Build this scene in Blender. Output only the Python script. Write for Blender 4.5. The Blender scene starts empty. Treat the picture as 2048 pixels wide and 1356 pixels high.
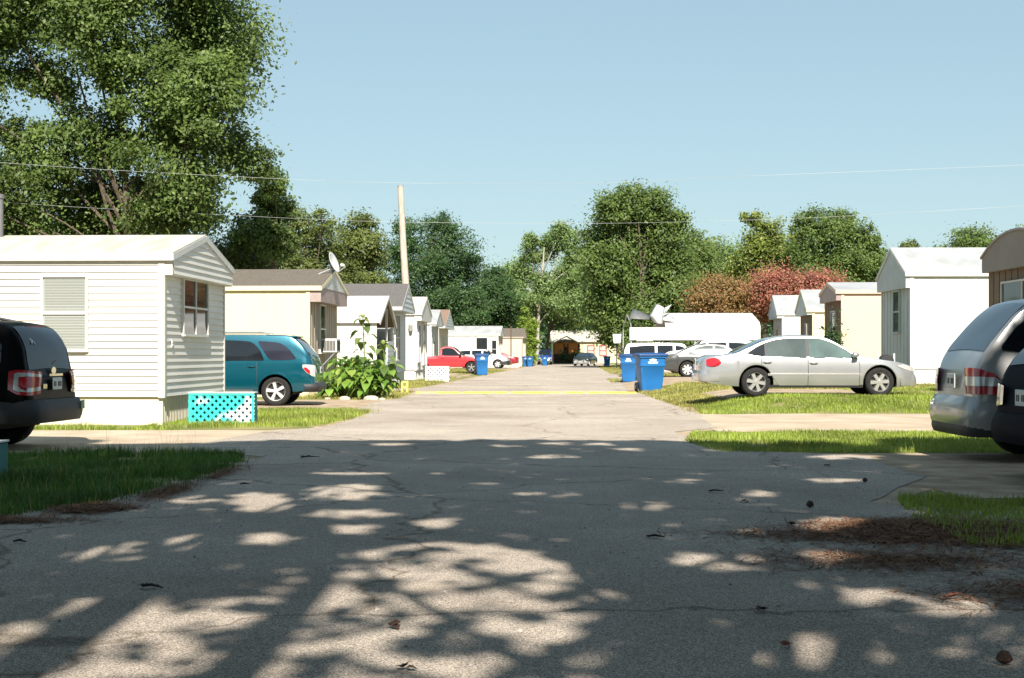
import bpy, bmesh, math, random
import numpy as np
from mathutils import Vector, Matrix, noise as mnoise
random.seed(7); rng = np.random.default_rng(7)
SC = bpy.context.scene; COL = SC.collection
PI = math.pi; R = math.radians
F = 2800.0; EYE = 1.25; HZ = 708.0
def PX(px, d): return (px-1024)*d/F
def PZ(py, d): return EYE+(HZ-py)*d/F
def sm(a, b, x):
    t = min(1, max(0, (x-a)/(b-a))); return t*t*(3-2*t)
def roadc(d):                                   # sideways shift of the lane as it bends off to the right
    return 0.0 if d < 42 else .054*(d-42)**2/20 if d < 52 else .054*(d-47)
def G(x, y):                                    # ground height
    h = 0.27*sm(4.0, 6.0, x-roadc(y))*sm(28.5, 31.5, y)*(1-0.6*sm(70, 110, y))
    h += 0.10*sm(-3.6,-5.2, x-roadc(y))*sm(70, 80, y)*(1-sm(100,120,y))
    return h
# ---------------------------------------------------------------- materials
def mat(name, col, rough=.6, var=.12, scale=6., col2=None, metal=0., coat=0., bump=0., bscale=None, spec=.5, stretch=None, detail=5., lo=.35, hi=.65):
    m = bpy.data.materials.new(name); m.use_nodes = True
    nt = m.node_tree; N = nt.nodes; L = nt.links; b = N['Principled BSDF']
    b.inputs['Roughness'].default_value = rough; b.inputs['Metallic'].default_value = metal
    b.inputs['Specular IOR Level'].default_value = spec
    b.inputs['Coat Weight'].default_value = coat; b.inputs['Coat Roughness'].default_value = .04
    tc = N.new('ShaderNodeTexCoord'); mp = N.new('ShaderNodeMapping'); L.new(tc.outputs['Object'], mp.inputs['Vector'])
    if stretch: mp.inputs['Scale'].default_value = stretch
    nz = N.new('ShaderNodeTexNoise'); nz.inputs['Scale'].default_value = scale; nz.inputs['Detail'].default_value = detail
    L.new(mp.outputs[0], nz.inputs['Vector'])
    rp = N.new('ShaderNodeValToRGB'); L.new(nz.outputs['Fac'], rp.inputs['Fac'])
    c2 = col2 if col2 else tuple(min(1, c*(1+var)) for c in col); c1 = col if col2 else tuple(c*(1-var) for c in col)
    rp.color_ramp.elements[0].position = lo; rp.color_ramp.elements[1].position = hi
    rp.color_ramp.elements[0].color = (*c1, 1); rp.color_ramp.elements[1].color = (*c2, 1)
    L.new(rp.outputs['Color'], b.inputs['Base Color'])
    if bump:
        n2 = N.new('ShaderNodeTexNoise'); n2.inputs['Scale'].default_value = bscale or scale*4; n2.inputs['Detail'].default_value = 4
        L.new(mp.outputs[0], n2.inputs['Vector'])
        bp = N.new('ShaderNodeBump'); bp.inputs['Strength'].default_value = bump; bp.inputs['Distance'].default_value = .02
        L.new(n2.outputs['Fac'], bp.inputs['Height']); L.new(bp.outputs['Normal'], b.inputs['Normal'])
    return m
def paint(name, col, metal=.0, rough=.28, coat=1., var=.04, spec=.5):
    m = mat(name, col, rough, var, 1.7, metal=metal, coat=coat, spec=spec); return m
def leafmat(name, c1, c2, c3=None, trans=.42, rough=.5):
    m = bpy.data.materials.new(name); m.use_nodes = True
    nt = m.node_tree; N = nt.nodes; L = nt.links; b = N['Principled BSDF']; out = N['Material Output']
    g = N.new('ShaderNodeNewGeometry'); rp = N.new('ShaderNodeValToRGB')
    L.new(g.outputs['Random Per Island'], rp.inputs['Fac'])
    e = rp.color_ramp.elements; e[0].color = (*c1, 1); e[1].color = (*c2, 1)
    if c3:
        k = e.new(.8); k.color = (*c3, 1)
    tc = N.new('ShaderNodeTexCoord'); nz = N.new('ShaderNodeTexNoise'); nz.inputs['Scale'].default_value = .7; nz.inputs['Detail'].default_value = 2
    L.new(tc.outputs['Object'], nz.inputs['Vector'])
    hs = N.new('ShaderNodeHueSaturation')
    mr = N.new('ShaderNodeMapRange'); mr.inputs['From Min'].default_value = .35; mr.inputs['From Max'].default_value = .65
    mr.inputs['To Min'].default_value = .72; mr.inputs['To Max'].default_value = 1.3
    L.new(nz.outputs['Fac'], mr.inputs['Value']); L.new(mr.outputs[0], hs.inputs['Value']); L.new(rp.outputs['Color'], hs.inputs['Color'])
    L.new(hs.outputs['Color'], b.inputs['Base Color']); b.inputs['Roughness'].default_value = rough; b.inputs['Specular IOR Level'].default_value = .35
    tr = N.new('ShaderNodeBsdfTranslucent'); L.new(hs.outputs['Color'], tr.inputs['Color'])
    mx = N.new('ShaderNodeMixShader'); mx.inputs['Fac'].default_value = trans
    L.new(b.outputs[0], mx.inputs[1]); L.new(tr.outputs[0], mx.inputs[2]); L.new(mx.outputs[0], out.inputs['Surface'])
    return m
MT = {}
def glassmat(name, col=(.015,.018,.02), rough=.04, spec=.6):
    return mat(name, col, rough, .2, 2., spec=spec)
# ---------------------------------------------------------------- mesh builder
class MB:
    def __init__(s): s.v = []; s.f = []; s.m = []
    def add(s, vs, fs, mi=0):
        o = len(s.v); s.v += [tuple(v) for v in vs]
        for f in fs: s.f.append(tuple(i+o for i in f)); s.m.append(mi)
    def quad(s, a, b, c, d, mi=0): s.add([a,b,c,d], [(0,1,2,3)], mi)
    def poly(s, pts, mi=0): s.add(pts, [tuple(range(len(pts)))], mi)
    def box(s, x0,x1,y0,y1,z0,z1, mi=0, M=None):
        v = [(x,y,z) for z in (z0,z1) for y in (y0,y1) for x in (x0,x1)]
        if M is not None: v = [tuple(M @ Vector(p)) for p in v]
        s.add(v, [(0,2,3,1),(4,5,7,6),(0,1,5,4),(2,6,7,3),(0,4,6,2),(1,3,7,5)], mi)
    def bar(s, a, b, w, t=None, mi=0, up=(0,0,1)):       # square bar from a to b
        a = Vector(a); b = Vector(b); d = b-a; L = d.length
        if L < 1e-6: return
        d.normalize(); u = Vector(up)
        if abs(d.dot(u)) > .98: u = Vector((1,0,0))
        x = d.cross(u).normalized(); y = x.cross(d)
        t = t or w
        M = Matrix((( x.x,d.x,y.x,a.x),(x.y,d.y,y.y,a.y),(x.z,d.z,y.z,a.z),(0,0,0,1)))
        s.box(-w/2,w/2,0,L,-t/2,t/2,mi,M)
    def tube(s, pts, rs, n=8, mi=0, cap=True):
        pts = [Vector(p) for p in pts]
        if not hasattr(rs, '__len__'): rs = [rs]*len(pts)
        o = len(s.v); prev = None
        for i,p in enumerate(pts):
            t = (pts[min(i+1,len(pts)-1)]-pts[max(i-1,0)])
            t = t.normalized() if t.length > 1e-9 else Vector((0,0,1))
            if prev is None:
                u = Vector((1,0,0)) if abs(t.x) < .9 else Vector((0,1,0))
            else: u = prev
            x = (u - t*u.dot(t)).normalized(); y = t.cross(x); prev = x
            for k in range(n):
                a = 2*PI*k/n; s.v.append(tuple(p+(x*math.cos(a)+y*math.sin(a))*rs[i]))
        for i in range(len(pts)-1):
            for k in range(n):
                s.f.append((o+i*n+k, o+i*n+(k+1)%n, o+(i+1)*n+(k+1)%n, o+(i+1)*n+k)); s.m.append(mi)
        if cap:
            s.f.append(tuple(o+k for k in range(n))[::-1]); s.m.append(mi)
            e = o+(len(pts)-1)*n; s.f.append(tuple(e+k for k in range(n))); s.m.append(mi)
    def lathe(s, prof, n=24, axis='y', c=(0,0,0), mi=0, closed=False):   # prof: (r, h)
        o = len(s.v)
        for r,h in prof:
            for k in range(n):
                a = 2*PI*k/n; p = (r*math.cos(a), h, r*math.sin(a)) if axis=='y' else (r*math.cos(a), r*math.sin(a), h) if axis=='z' else (h, r*math.cos(a), r*math.sin(a))
                s.v.append((p[0]+c[0],p[1]+c[1],p[2]+c[2]))
        m = len(prof)
        for i in range(m if closed else m-1):
            j = (i+1) % m
            for k in range(n):
                s.f.append((o+i*n+k, o+i*n+(k+1)%n, o+j*n+(k+1)%n, o+j*n+k)); s.m.append(mi)
    def grid(s, P, mi=0, closed_u=False):                 # P[i][j]
        o = len(s.v); a = len(P); b = len(P[0])
        for row in P: s.v += [tuple(p) for p in row]
        for i in range(a-1):
            for j in range(b if closed_u else b-1):
                k = (j+1) % b
                s.f.append((o+i*b+j, o+i*b+k, o+(i+1)*b+k, o+(i+1)*b+j)); s.m.append(mi)
    def build(s, name, mats, parent=None, smooth=None, fix=True, bevel=0, loc=None):
        me = bpy.data.meshes.new(name)
        me.from_pydata(s.v, [], s.f)
        if not isinstance(mats, (list, tuple)): mats = [mats]
        for m in mats: me.materials.append(m)
        if len(mats) > 1: me.polygons.foreach_set('material_index', s.m)
        if fix:
            bm = bmesh.new(); bm.from_mesh(me); bmesh.ops.remove_doubles(bm, verts=bm.verts, dist=1e-5)
            bmesh.ops.recalc_face_normals(bm, faces=bm.faces); bm.to_mesh(me); bm.free()
        if smooth is not None:
            me.shade_smooth(); me.set_sharp_from_angle(angle=R(smooth))
        me.update()
        o = bpy.data.objects.new(name, me); COL.objects.link(o)
        if parent: o.parent = parent
        if loc: o.location = loc
        if bevel:
            md = o.modifiers.new('bevel', 'BEVEL'); md.width = bevel; md.segments = 2; md.limit_method = 'ANGLE'; md.angle_limit = R(40)
        return o
def tag(o, label=None, cat=None, group=None, kind=None):
    for k, v in (('label',label),('category',cat),('group',group),('kind',kind)):
        if v: o[k] = v
    return o
def empty(name, loc, rz, label, cat, group=None):
    o = bpy.data.objects.new(name, None); COL.objects.link(o); o.location = loc; o.rotation_euler = (0,0,rz); o.empty_display_size = .2
    return tag(o, label, cat, group)
KIDS = {}
def copy_tree(o, parent=None):
    c = o.copy(); COL.objects.link(c)
    if parent: c.parent = parent
    for ch in [x for x in COL.objects if x.parent == o]: copy_tree(ch, c)
    return c
def leaf_mesh(name, C, Nn, size, m, parent=None, asp=.55, fold=.25, jit=.6):
    """C: (n,3) centres, Nn: (n,3) rough normals, one folded diamond leaf (2 tris sharing verts) each"""
    n = len(C)
    nr = Nn + rng.normal(0, .55, (n,3)); nr /= np.linalg.norm(nr, axis=1)[:,None]+1e-9
    a = rng.normal(0,1,(n,3)); a -= nr*(a*nr).sum(1)[:,None]; a /= np.linalg.norm(a,axis=1)[:,None]+1e-9
    b = np.cross(nr, a)
    s = (size*(1+rng.uniform(-jit, jit, n)))[:,None]
    V = np.empty((n,4,3)); V[:,0] = C-a*s; V[:,1] = C+b*s*asp+nr*s*fold*.4; V[:,2] = C+a*s; V[:,3] = C-b*s*asp+nr*s*fold*.4
    me = bpy.data.meshes.new(name)
    me.vertices.add(n*4); me.vertices.foreach_set('co', V.astype(np.float32).ravel())
    me.loops.add(n*4); me.loops.foreach_set('vertex_index', np.arange(n*4, dtype=np.int32))
    me.polygons.add(n); me.polygons.foreach_set('loop_start', np.arange(0,n*4,4,dtype=np.int32)); me.polygons.foreach_set('loop_total', np.full(n,4,dtype=np.int32))
    me.update(calc_edges=True); me.materials.append(m)
    o = bpy.data.objects.new(name, me); COL.objects.link(o)
    if parent: o.parent = parent
    return o
# ---------------------------------------------------------------- camera, sun, sky
cam = bpy.data.cameras.new('camera'); cam.sensor_width = 36; cam.lens = 36*F/2048; cam.shift_y = 30/2048; cam.clip_end = 4000; cam.clip_start = .1
co = bpy.data.objects.new('camera', cam); COL.objects.link(co); co.location = (0,0,EYE); co.rotation_euler = (R(90),0,0); SC.camera = co
SUNV = Vector((-.075,.73,-.68)).normalized()
sl = bpy.data.lights.new('sun','SUN'); sl.energy = 5.0; sl.angle = R(.53); sl.color = (1,.925,.83)
so = bpy.data.objects.new('sun', sl); COL.objects.link(so); so.rotation_euler = SUNV.to_track_quat('-Z','Y').to_euler(); so.location = (5,-40,40)
W = bpy.data.worlds.new('World'); SC.world = W; W.use_nodes = True
sky = W.node_tree.nodes.new('ShaderNodeTexSky'); sky.sky_type = 'NISHITA'; sky.sun_disc = False
sky.sun_elevation = math.asin(-SUNV.z); sky.sun_rotation = math.atan2(-SUNV.x, -SUNV.y) % (2*PI)
sky.air_density = 1.0; sky.dust_density = .6; sky.ozone_density = 1.0; sky.altitude = 50
bg = W.node_tree.nodes['Background']; gm = W.node_tree.nodes.new('ShaderNodeGamma'); gm.inputs['Gamma'].default_value = .42; W.node_tree.links.new(sky.outputs[0], gm.inputs['Color'])
tn = W.node_tree.nodes.new('ShaderNodeMixRGB'); tn.blend_type = 'MULTIPLY'; tn.inputs[0].default_value = 1; tn.inputs[2].default_value = (1.56,1.92,2.0,1); W.node_tree.links.new(gm.outputs[0], tn.inputs[1])
W.node_tree.links.new(tn.outputs[0], bg.inputs['Color']); bg.inputs['Strength'].default_value = .088
SC.view_settings.view_transform = 'Standard'; SC.view_settings.look = 'None'; SC.view_settings.exposure = 1.02; SC.view_settings.gamma = 1
SC.cycles.max_bounces = 6; SC.cycles.transparent_max_bounces = 6; SC.cycles.use_denoising = True
# ---------------------------------------------------------------- ground
def asphalt():
    m = bpy.data.materials.new('asphalt'); m.use_nodes = True; nt = m.node_tree; N = nt.nodes; L = nt.links; b = N['Principled BSDF']
    tc = N.new('ShaderNodeTexCoord')
    def nz(scale, det=4, rough=.6):
        n = N.new('ShaderNodeTexNoise'); n.inputs['Scale'].default_value = scale; n.inputs['Detail'].default_value = det; n.inputs['Roughness'].default_value = rough
        L.new(tc.outputs['Object'], n.inputs['Vector']); return n
    def ramp(src, p0, c0, p1, c1):
        r = N.new('ShaderNodeValToRGB'); e = r.color_ramp.elements; e[0].position = p0; e[1].position = p1; e[0].color = (*c0,1); e[1].color = (*c1,1); L.new(src, r.inputs['Fac']); return r
    def mix(t, f, a, bb):
        x = N.new('ShaderNodeMixRGB'); x.blend_type = t
        if hasattr(f,'links'): L.new(f, x.inputs[0])
        else: x.inputs[0].default_value = f
        L.new(a, x.inputs[1]); L.new(bb, x.inputs[2]); return x
    big = nz(.30, 7, .68); r1 = ramp(big.outputs['Fac'], .33, (.29,.252,.218), .67, (.44,.392,.342))
    sp = nz(125, 3, .75); r2 = ramp(sp.outputs['Fac'], .38, (.28,.28,.29), .60, (1.6,1.57,1.5))
    x1 = mix('MULTIPLY', 1, r1.outputs[0], r2.outputs[0])
    vo = N.new('ShaderNodeTexVoronoi'); vo.inputs['Scale'].default_value = 75; L.new(tc.outputs['Object'], vo.inputs['Vector'])
    r3 = ramp(vo.outputs['Color'], .05, (.7,.7,.7), .9, (1.2,1.2,1.18)); x2 = mix('MULTIPLY', .8, x1.outputs[0], r3.outputs[0])
    wob = nz(1.3, 3); av = N.new('ShaderNodeVectorMath'); av.operation = 'MULTIPLY_ADD'; L.new(wob.outputs['Color'], av.inputs[0]); av.inputs[1].default_value = (.9,.9,0); L.new(tc.outputs['Object'], av.inputs[2])
    cr = N.new('ShaderNodeTexVoronoi'); cr.feature = 'DISTANCE_TO_EDGE'; cr.inputs['Scale'].default_value = .24; L.new(av.outputs[0], cr.inputs['Vector'])
    r4 = ramp(cr.outputs['Distance'], .002, (.55,.53,.50), .007, (1,1,1)); x3 = mix('MULTIPLY', 1, x2.outputs[0], r4.outputs[0])
    # patchy dirt
    dn = nz(.9, 6, .7); r5 = ramp(dn.outputs['Fac'], .58, (0,0,0), .75, (.55,.55,.55))
    cc = N.new('ShaderNodeRGB'); cc.outputs[0].default_value = (.40,.33,.245,1)
    x4 = mix('MIX', r5.outputs[0], x3.outputs[0], cc.outputs[0])
    L.new(x4.outputs[0], b.inputs['Base Color']); b.inputs['Roughness'].default_value = .92; b.inputs['Specular IOR Level'].default_value = .06
    bp = N.new('ShaderNodeBump'); bp.inputs['Strength'].default_value = .55; bp.inputs['Distance'].default_value = .012; L.new(sp.outputs['Fac'], bp.inputs['Height']); L.new(bp.outputs[0], b.inputs['Normal'])
    return m
MA = asphalt()
MG = mat('turf_soil', (.11,.14,.03), .95, .2, .8, col2=(.27,.235,.11), bump=.6, bscale=14, spec=.1, detail=8)
MC = mat('concrete_drive', (.36,.285,.20), .9, .1, 1.2, col2=(.47,.39,.29), bump=.3, bscale=30, spec=.15, detail=9)
MD = mat('dirt', (.27,.20,.135), .95, .1, 2.5, col2=(.42,.335,.24), bump=.6, bscale=20, spec=.1, detail=9)
MST = mat('pine_straw', (.13,.062,.034), .95, .1, 9, col2=(.27,.155,.09), bump=.8, bscale=60, spec=.1, detail=9)
def fnoise(x, y, s): return mnoise.noise(Vector((x*s, y*s, 3.1)))
def sheet(name, rows, z, m, nx=10, jit=.12, step=.3, js=1.1, kind='structure', jl=1, jr=1):
    """rows: (d, xl, xr) control rows; draped over G with ragged edges"""
    ds = []; d = rows[0][0]
    while d < rows[-1][0]:
        ds.append(d); d += step*max(1, d/30)
    ds.append(rows[-1][0])
    P = []
    for d in ds:
        for a, b in zip(rows, rows[1:]):
            if a[0] <= d <= b[0]:
                t = (d-a[0])/max(1e-6, b[0]-a[0]); xl = a[1]+(b[1]-a[1])*t; xr = a[2]+(b[2]-a[2])*t; break
        xl += jl*jit*(fnoise(d, 0, js)+.6*fnoise(d, 7, js*3.3)); xr += jr*jit*(fnoise(d, 17, js)+.6*fnoise(d, 23, js*3.3))
        row = []
        for k in range(nx+1):
            x = xl+(xr-xl)*k/nx; row.append((x, d, G(x,d)+z))
        P.append(row)
    # ragged front and back
    for i, e in ((0,-1),(len(P)-1,1)):
        P[i] = [(p[0], p[1]+jit*1.2*fnoise(p[0], 40+i, js*1.5), p[2]) for p in P[i]]
    mb = MB(); mb.grid(P); o = mb.build(name, m, smooth=60)
    return tag(o, kind=kind)
def ground():
    xs = np.concatenate([np.linspace(-2500,-60,8), np.linspace(-50,-8,12), np.linspace(-7,16,70), np.linspace(17,60,18), np.linspace(80,2500,8)])
    ys = np.concatenate([np.linspace(-800,-30,6), np.linspace(-25,20,16), np.linspace(21,60,66), np.linspace(62,140,40), np.linspace(145,260,14), np.linspace(320,3000,10)])
    mb = MB(); mb.grid([[(x,y,G(x,y)) for x in xs] for y in ys]); tag(mb.build('ground', MG, smooth=60), kind='structure')
ground()
rr = [(-8,-9,9),(9.5,-9,9),(10.6,-4.2,4.6),(11.6,-3.45,2.9),(14,-3.12,4.1),(17,-3.05,4.3),(18,-4.2,3.0),(19,-4.4,2.5),(22.3,-4.0,2.6),(23.5,-3.2,3.4),(26,-3.05,3.6),(29.5,-3.0,3.85),(31,-3.5,3.85),(37,-3.5,3.95),(40,-3.1,3.98),(46,-3.1,4.0),(50,-3.6,4.2)]
for d in range(55, 201, 6): rr.append((d, -3.3+roadc(d), 4.3+roadc(d)))
ROADX = rr
sheet('road', rr, .010, MA, nx=24, jit=.10)
sheet('road_shoulder', [(r[0], r[1]-.30, r[2]+.30) for r in rr], .004, MD, nx=24, jit=.30, js=1.7)
sheet('driveway', [(17.7,-14,-2.9),(22.9,-14,-2.9)], .005, MC, jr=0)
sheet('driveway', [(31.2,-14,-2.9),(38,-14,-2.9)], .005, MD, jr=0, jit=.3)
sheet('driveway', [(12.2,3.9,16),(17.5,3.9,16)], .005, MD, jl=0, jit=.2)
sheet('driveway', [(22.4,3.3,16),(28.9,3.5,16)], .006, MC, jl=0, nx=30)
sheet('driveway', [(32.2,4.6,14),(38.5,4.6,14)], .014, MD, jit=.35, nx=40)
sheet('driveway', [(47.5,3.9,18),(61,4.8,18)], .014, MD, jl=0, jit=.4, nx=44)
sheet('driveway', [(68,5.6,20),(90,6.8,20)], .012, MD, jit=.4, nx=40)
sheet('driveway', [(73,-12,-2.8),(84,-12,-2.2)], .005, MD, jit=.4)
sheet('driveway', [(46,-9,-3.0),(51,-9,-3.0)], .005, MD, jit=.4)
sheet('driveway', [(108,-10,2),(126,-8,2.5)], .005, MD, jit=.4)
sheet('yard', [(140,-6,16),(184,-2,22)], .004, MD, jit=.5)
def needles(name, blobs, label):
    V = []
    for cx,cy,rx,ry,n in blobs:
        p = rng.normal(0,.5,(n,2))*np.array([rx,ry])+np.array([cx,cy]); t = rng.uniform(0,2*PI,n); l = rng.uniform(.03,.08,n); w = rng.uniform(.002,.005,n); z = np.array([G(x,y) for x,y in p])+.012+rng.uniform(0,.02,n)
        u = np.stack([np.cos(t),np.sin(t),rng.normal(0,.12,n)],1)*l[:,None]; v = np.stack([-np.sin(t),np.cos(t),0*t],1)*w[:,None]; B = np.stack([p[:,0],p[:,1],z],1)
        V.append(np.stack([B-u-v,B-u+v,B+u+v,B+u-v],1))
    V = np.concatenate(V); n = len(V); me = bpy.data.meshes.new(name); me.vertices.add(n*4); me.vertices.foreach_set('co', V.astype(np.float32).ravel()); me.loops.add(n*4); me.loops.foreach_set('vertex_index', np.arange(n*4,dtype=np.int32))
    me.polygons.add(n); me.polygons.foreach_set('loop_start', np.arange(0,n*4,4,dtype=np.int32)); me.polygons.foreach_set('loop_total', np.full(n,4,dtype=np.int32)); me.update(calc_edges=True); me.materials.append(MST)
    o = bpy.data.objects.new(name, me); COL.objects.link(o); tag(o, label, 'leaf litter', kind='stuff')
needles('pine_straw', [(3.0,10.1,.7,.35,5500),(2.6,9.6,1.1,.4,2600),(3.3,9.3,1.2,.45,3000),(-3.35,11.2,.3,.35,1900),(-3.1,12.6,.2,.8,900),(-3.9,10.4,.7,.25,1400),(-3.0,14.5,.15,1.0,500),(2.3,8.4,.8,.5,1500),(3.0,7.2,.8,.5,1800)], 'rust brown pine straw gathered along the road edges')
# ---------------------------------------------------------------- grass blades (stuff)
def blades(name, regions, m, hmin, hmax, w, label):
    Vs = []
    for (poly, dens) in regions:
        P = np.array(poly); lo = P.min(0); hi = P.max(0)
        n = int((hi-lo).prod()*dens); pts = rng.uniform(lo, hi, (n,2))
        ins = np.zeros(n, bool); j = len(P)-1
        for i in range(len(P)):
            c = ((P[i,1] > pts[:,1]) != (P[j,1] > pts[:,1])) & (pts[:,0] < (P[j,0]-P[i,0])*(pts[:,1]-P[i,1])/(P[j,1]-P[i,1]+1e-12)+P[i,0]); ins ^= c; j = i
        pts = pts[ins]
        keep = np.array([fnoise(p[0],p[1],1.3)+.6*fnoise(p[0],p[1],4.) > -.42+.25*random.random() for p in pts], bool) if len(pts) else []
        pts = pts[keep]; n = len(pts)
        z = np.array([G(x,y) for x,y in pts])
        hsc = np.array([1+.7*fnoise(x,y,.9) for x,y in pts])
        h = rng.uniform(hmin, hmax, n)*hsc; a = rng.uniform(0, 2*PI, n); ln = h*rng.uniform(.1,.75,n)
        b2 = a+PI/2+rng.uniform(-.5,.5,n)
        B = np.stack([pts[:,0],pts[:,1],z],1); wd = np.stack([np.cos(a),np.sin(a),0*a],1)*(w*rng.uniform(.6,1.2,n))[:,None]
        le = np.stack([np.cos(b2),np.sin(b2),0*a],1)*ln[:,None]; up = np.stack([0*a,0*a,h],1)
        V = np.empty((n,5,3)); V[:,0] = B-wd; V[:,1] = B+wd; V[:,2] = B+up*.6+le*.35+wd*.7; V[:,3] = B+up+le; V[:,4] = B+up*.6+le*.35-wd*.7
        Vs.append(V)
    V = np.concatenate(Vs); n = len(V)
    me = bpy.data.meshes.new(name); me.vertices.add(n*5); me.vertices.foreach_set('co', V.astype(np.float32).ravel())
    ix = (np.arange(0,n*5,5)[:,None]+np.array([0,1,2,4,4,2,3])[None,:]).astype(np.int32)
    me.loops.add(n*7); me.loops.foreach_set('vertex_index', ix.ravel())
    ls = (np.arange(0,n*7,7)[:,None]+np.array([0,4])[None,:]).astype(np.int32)
    me.polygons.add(n*2); me.polygons.foreach_set('loop_start', ls.ravel()); me.polygons.foreach_set('loop_total', np.tile(np.array([4,3],dtype=np.int32),n))
    me.update(calc_edges=True); me.materials.append(m); o = bpy.data.objects.new(name, me); COL.objects.link(o)
    return tag(o, label, 'grass', kind='stuff')
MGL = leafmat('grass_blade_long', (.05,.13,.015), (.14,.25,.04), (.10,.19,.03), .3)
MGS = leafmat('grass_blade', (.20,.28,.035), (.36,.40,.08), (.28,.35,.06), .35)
MGD = leafmat('grass_blade_dry', (.24,.25,.05), (.42,.35,.15), (.30,.29,.08), .3)
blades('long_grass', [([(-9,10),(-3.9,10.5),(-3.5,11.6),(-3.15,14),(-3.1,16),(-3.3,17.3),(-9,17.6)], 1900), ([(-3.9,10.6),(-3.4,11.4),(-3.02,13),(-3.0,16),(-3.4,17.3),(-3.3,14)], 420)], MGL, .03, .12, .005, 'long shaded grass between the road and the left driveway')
blades('tall_grass_stems', [([(-8,14.5),(-3.7,15),(-3.6,16.5),(-3.9,17.4),(-9,17.6)], 45)], MGS, .16, .42, .0011, 'tall thin grass stems rising from the shaded verge')
blades('weeds', [([(-6,23.3),(-3.2,24),(-2.8,27),(-2.8,30.5),(-3.2,31)], 60), ([(3.6,28.6),(4.3,28.9),(4.3,32),(3.7,32)], 90), ([(2.3,17.6),(9,17.4),(9,18.0),(2.6,18.4)], 90), ([(-9,15),(-3.4,15),(-3.2,12),(-3.9,10.5),(-9,10)], 40), ([(-3.6,38),(-2.9,38),(-2.9,43),(-3.6,43)], 60)], MGD, .08, .2, .004, 'taller dry weeds scattered through the verges')
blades('grass', [([(2.6,17.7),(9,17.7),(9,22.2),(2.9,22.2),(2.45,20)], 1300), ([(2.95,9),(3.0,10.5),(3.3,12),(7,12.1),(7,8.5)], 1300)], MGS, .03, .085, .006, 'green grass strip beside the concrete driveway')
blades('lawn_grass', [([(-6.3,23.4),(-3.3,24.2),(-3.05,27),(-3.0,30),(-3.6,31),(-6.2,31)], 1000), ([(3.9,28.9),(12,28.9),(12,32.6),(4.2,32.6)], 1100), ([(8.9,32.5),(13,32.5),(13,40),(8.9,38)], 300), ([(-9,22.9),(-5.5,22.9),(-5.5,23.5),(-9,23.5)],900)], MGS, .035, .10, .007, 'sunlit lawn grass around the trailer homes')
blades('dry_grass', [([(3.95,32.6),(5.2,32.6),(5.0,38.5),(3.95,38.5)], 700), ([(3.95,38),(5.3,38),(14,40),(14,47),(4.1,47)], 600), ([(-6,38.5),(-3.2,38.5),(-3.2,46),(-6,46)], 400), ([(-7,51),(-3.4,51),(-2.9,73),(-7,73)], 240), ([(4.3,61),(12,61),(12,68),(4.6,68)], 260), ([(-6,84),(-2.0,84),(-.2,108),(-6,108)], 150), ([(6,85),(14,85),(15,140),(8.5,140)], 90)], MGD, .03, .10, .012, 'dry thin grass along the far road edges')
# ---------------------------------------------------------------- trees
MBK = mat('bark', (.075,.058,.042), .95, .2, 9, col2=(.16,.13,.10), bump=.6, bscale=30, spec=.1, stretch=(3,3,.6))
MBP = mat('bark_pale', (.30,.27,.22), .9, .2, 9, col2=(.5,.46,.4), bump=.4, bscale=30, spec=.1, stretch=(3,3,.6))
LM = {
 'mid': leafmat('leaf_mid', (.080,.130,.030), (.195,.260,.068), (.13,.19,.045)) if True else leafmat('leaf_mid_', (0.061,0.108,0.023), (0.166,0.219,0.052), (0.114,0.166,0.035)),
 'dark': leafmat('leaf_dark', (0.034,0.078,0.024), (0.099,0.170,0.051), (0.061,0.119,0.034)),
 'olive': leafmat('leaf_olive', (.085,.118,.027), (.215,.245,.062), (.14,.172,.042)),
 'light': leafmat('leaf_light', (0.119,0.196,0.060), (0.289,0.357,0.128), (0.187,0.272,0.085)),
 'bright': leafmat('leaf_bright', (0.135,0.225,0.022), (0.315,0.390,0.060), (0.210,0.300,0.038)),
 'yellow': leafmat('leaf_yellow_green', (0.136,0.187,0.037), (0.306,0.340,0.085), (0.204,0.255,0.051)),
 'pink': leafmat('leaf_and_blossom', (.34,.10,.085), (.66,.22,.20), (.26,.15,.07), .35),
 'shade': leafmat('leaf_shade', (.03,.045,.012), (.06,.08,.02), None, .10),  # darkened, nearly opaque leaves that cut fill light through the canopy
 'bronze': leafmat('leaf_bronze', (.20,.12,.045), (.44,.20,.11), (.22,.16,.05), .35),
}
def limb_path(a, b, bend=.15, n=6):
    a = Vector(a); b = Vector(b); L = (b-a).length
    off = Vector((random.uniform(-1,1),random.uniform(-1,1),random.uniform(-.2,.6)))*L*bend
    return [a.lerp(b,t)+off*math.sin(PI*t)*(1-.4*t) for t in [i/n for i in range(n+1)]]
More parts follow.
